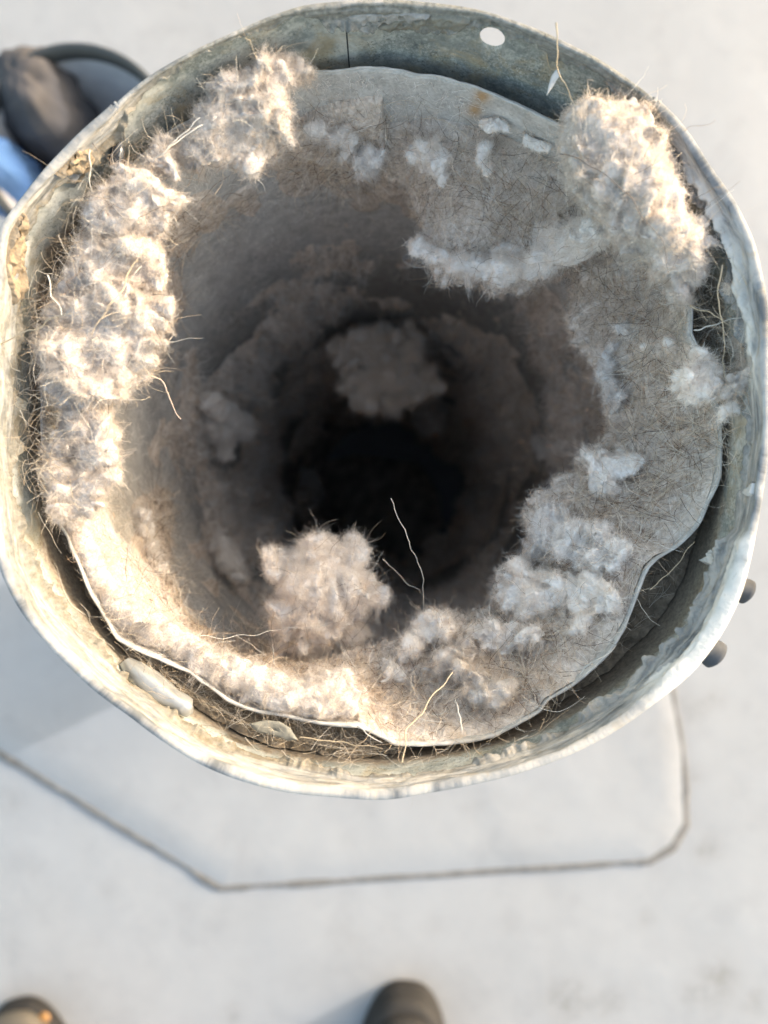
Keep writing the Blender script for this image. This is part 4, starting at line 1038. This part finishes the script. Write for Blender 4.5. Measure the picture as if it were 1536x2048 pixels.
def heap(name, label, cat, c, rx, ry, h, mat, seed, rot=0):
    nu, nv_ = 64, 26; V = []
    for i in range(nu):
        t = i * 2 * math.pi / nu
        for j in range(nv_):
            s = j / (nv_ - 1) * math.pi
            V.append((math.sin(s) * math.cos(t), math.sin(s) * math.sin(t), -math.cos(s)))
    V = np.array(V); n_ = V / (np.linalg.norm(V, axis=1, keepdims=True) + 1e-9)
    fold = 1 + .16 * fbm(V * np.array([1, 1.0, 1]), 1.6, 4, seed) + .10 * np.abs(fbm(V * np.array([.6, 2.2, 1]), 2.2, 3, seed + 7))
    V = V * fold[:, None] * np.array([rx, ry, h])
    cs, sn = math.cos(rot), math.sin(rot); V = np.column_stack([V[:, 0] * cs - V[:, 1] * sn, V[:, 0] * sn + V[:, 1] * cs, V[:, 2]])
    o = mesh_obj(name, V, grid_faces(nu, nv_, True), mat); o.location = c
    return tag(o, label, cat)
heap('cloth', 'grey crumpled cloth bundled in the black-rimmed bucket', 'cloth', tuple(W(98, 225, -.45)), .036, .045, .055, M['grey_cloth'], 3, .5)
heap('cloth', 'blue cloth tucked beside the grey bundle in the bucket', 'cloth', tuple(W(20, 365, -.45)), .026, .024, .05, M['blue_cloth'], 8, .9)

# ------------------------------------------------------------------ shoes at the bottom edge of the picture
def shoe(label, tip, rot, mats, spot):
    zb = ROOF + .0005
    t = W(tip[0], tip[1], ROOF + .03)
    root = link('shoe', None, loc=(t[0], t[1], zb)); root.rotation_euler = (0, 0, rot); bpy.context.view_layer.update()
    tag(root, label, 'shoe', 'shoes of the person standing below the pipe')
    def outline(scale, k=72):
        a = np.arange(k) * 2 * math.pi / k; u = -np.cos(a) * .5 + .5       # 0 toe, 1 heel
        w = .060 * np.sin(np.clip(u, 0, 1) * math.pi) ** .36 * (1 - .16 * np.exp(-((u - .62) / .2) ** 2)) * (1 - .14 * u)
        return np.column_stack([np.sign(np.sin(a)) * w * scale, -u * .285 - .004 + (scale - 1) * (u - .5) * -.28])
    def loft(name, layers, mat, cap=True):
        Vv = []
        for sc, z, dy in layers:
            q = outline(sc); Vv.append(np.column_stack([q[:, 0], q[:, 1] + dy, np.full(len(q), z)]))
        k = len(Vv[0]); Vv = np.array(Vv).transpose(1, 0, 2).reshape(-1, 3)
        me = bpy.data.meshes.new(name); Fc = grid_faces(k, len(layers), True).tolist()
        if cap: Fc += [[i * len(layers) + len(layers) - 1 for i in range(k)], [i * len(layers) for i in range(k)][::-1]]
        me.from_pydata(Vv.tolist(), [], Fc); me.materials.append(mat)
        me.polygons.foreach_set('use_smooth', [True] * len(me.polygons)); me.update()
        return link(name, me, root)
    loft('outsole', [(.96, 0, 0), (1.0, .002, 0), (1.0, .016, 0), (.985, .019, 0)], mats[0])
    loft('midsole', [(.97, .019, 0), (.985, .022, 0), (.965, .032, 0), (.90, .036, 0)], mats[1])
    up = []
    for s, z, dy in ((.88, .034, 0), (.90, .044, 0), (.84, .056, -.004), (.72, .066, -.014), (.60, .078, -.030), (.50, .092, -.050), (.44, .11, -.068), (.43, .13, -.072), (.40, .131, -.074), (.36, .10, -.076)):
        up.append((s, z, dy))
    loft('upper', up, mats[2])
    loft('toe_seam', [(.735, .0645, -.0128), (.73, .0668, -.0132), (.715, .0678, -.0142)], mats[1], False)
    a = np.linspace(0, 2 * math.pi, 9)[:-1]
    if spot:
        loc = outline(.995)[6]
        Vv = [(loc[0] + .007 * math.cos(x) * (1 if k_ == 0 else .6), loc[1] + .006 * math.sin(x) * (1 if k_ == 0 else .6), .0185 + .004 * k_) for x in a for k_ in (0, 1)]
        me = bpy.data.meshes.new('badge'); me.from_pydata(Vv, [], grid_faces(8, 2, True).tolist() + [[i * 2 + 1 for i in range(8)]]); me.materials.append(M['shoe_orange']); me.update()
        link('badge', me, root)
    return root
shoe('dark shoe toe with a tan band at the bottom left corner', (8, 2022), math.radians(14), (M['shoe_dark'], M['shoe_tan'], M['shoe_dark']), True)
shoe('grey-brown shoe toe casting a blue shadow at the bottom centre', (817, 1986), math.radians(-4), (M['shoe_dark'], M['shoe_grey'], M['shoe_grey']), False)
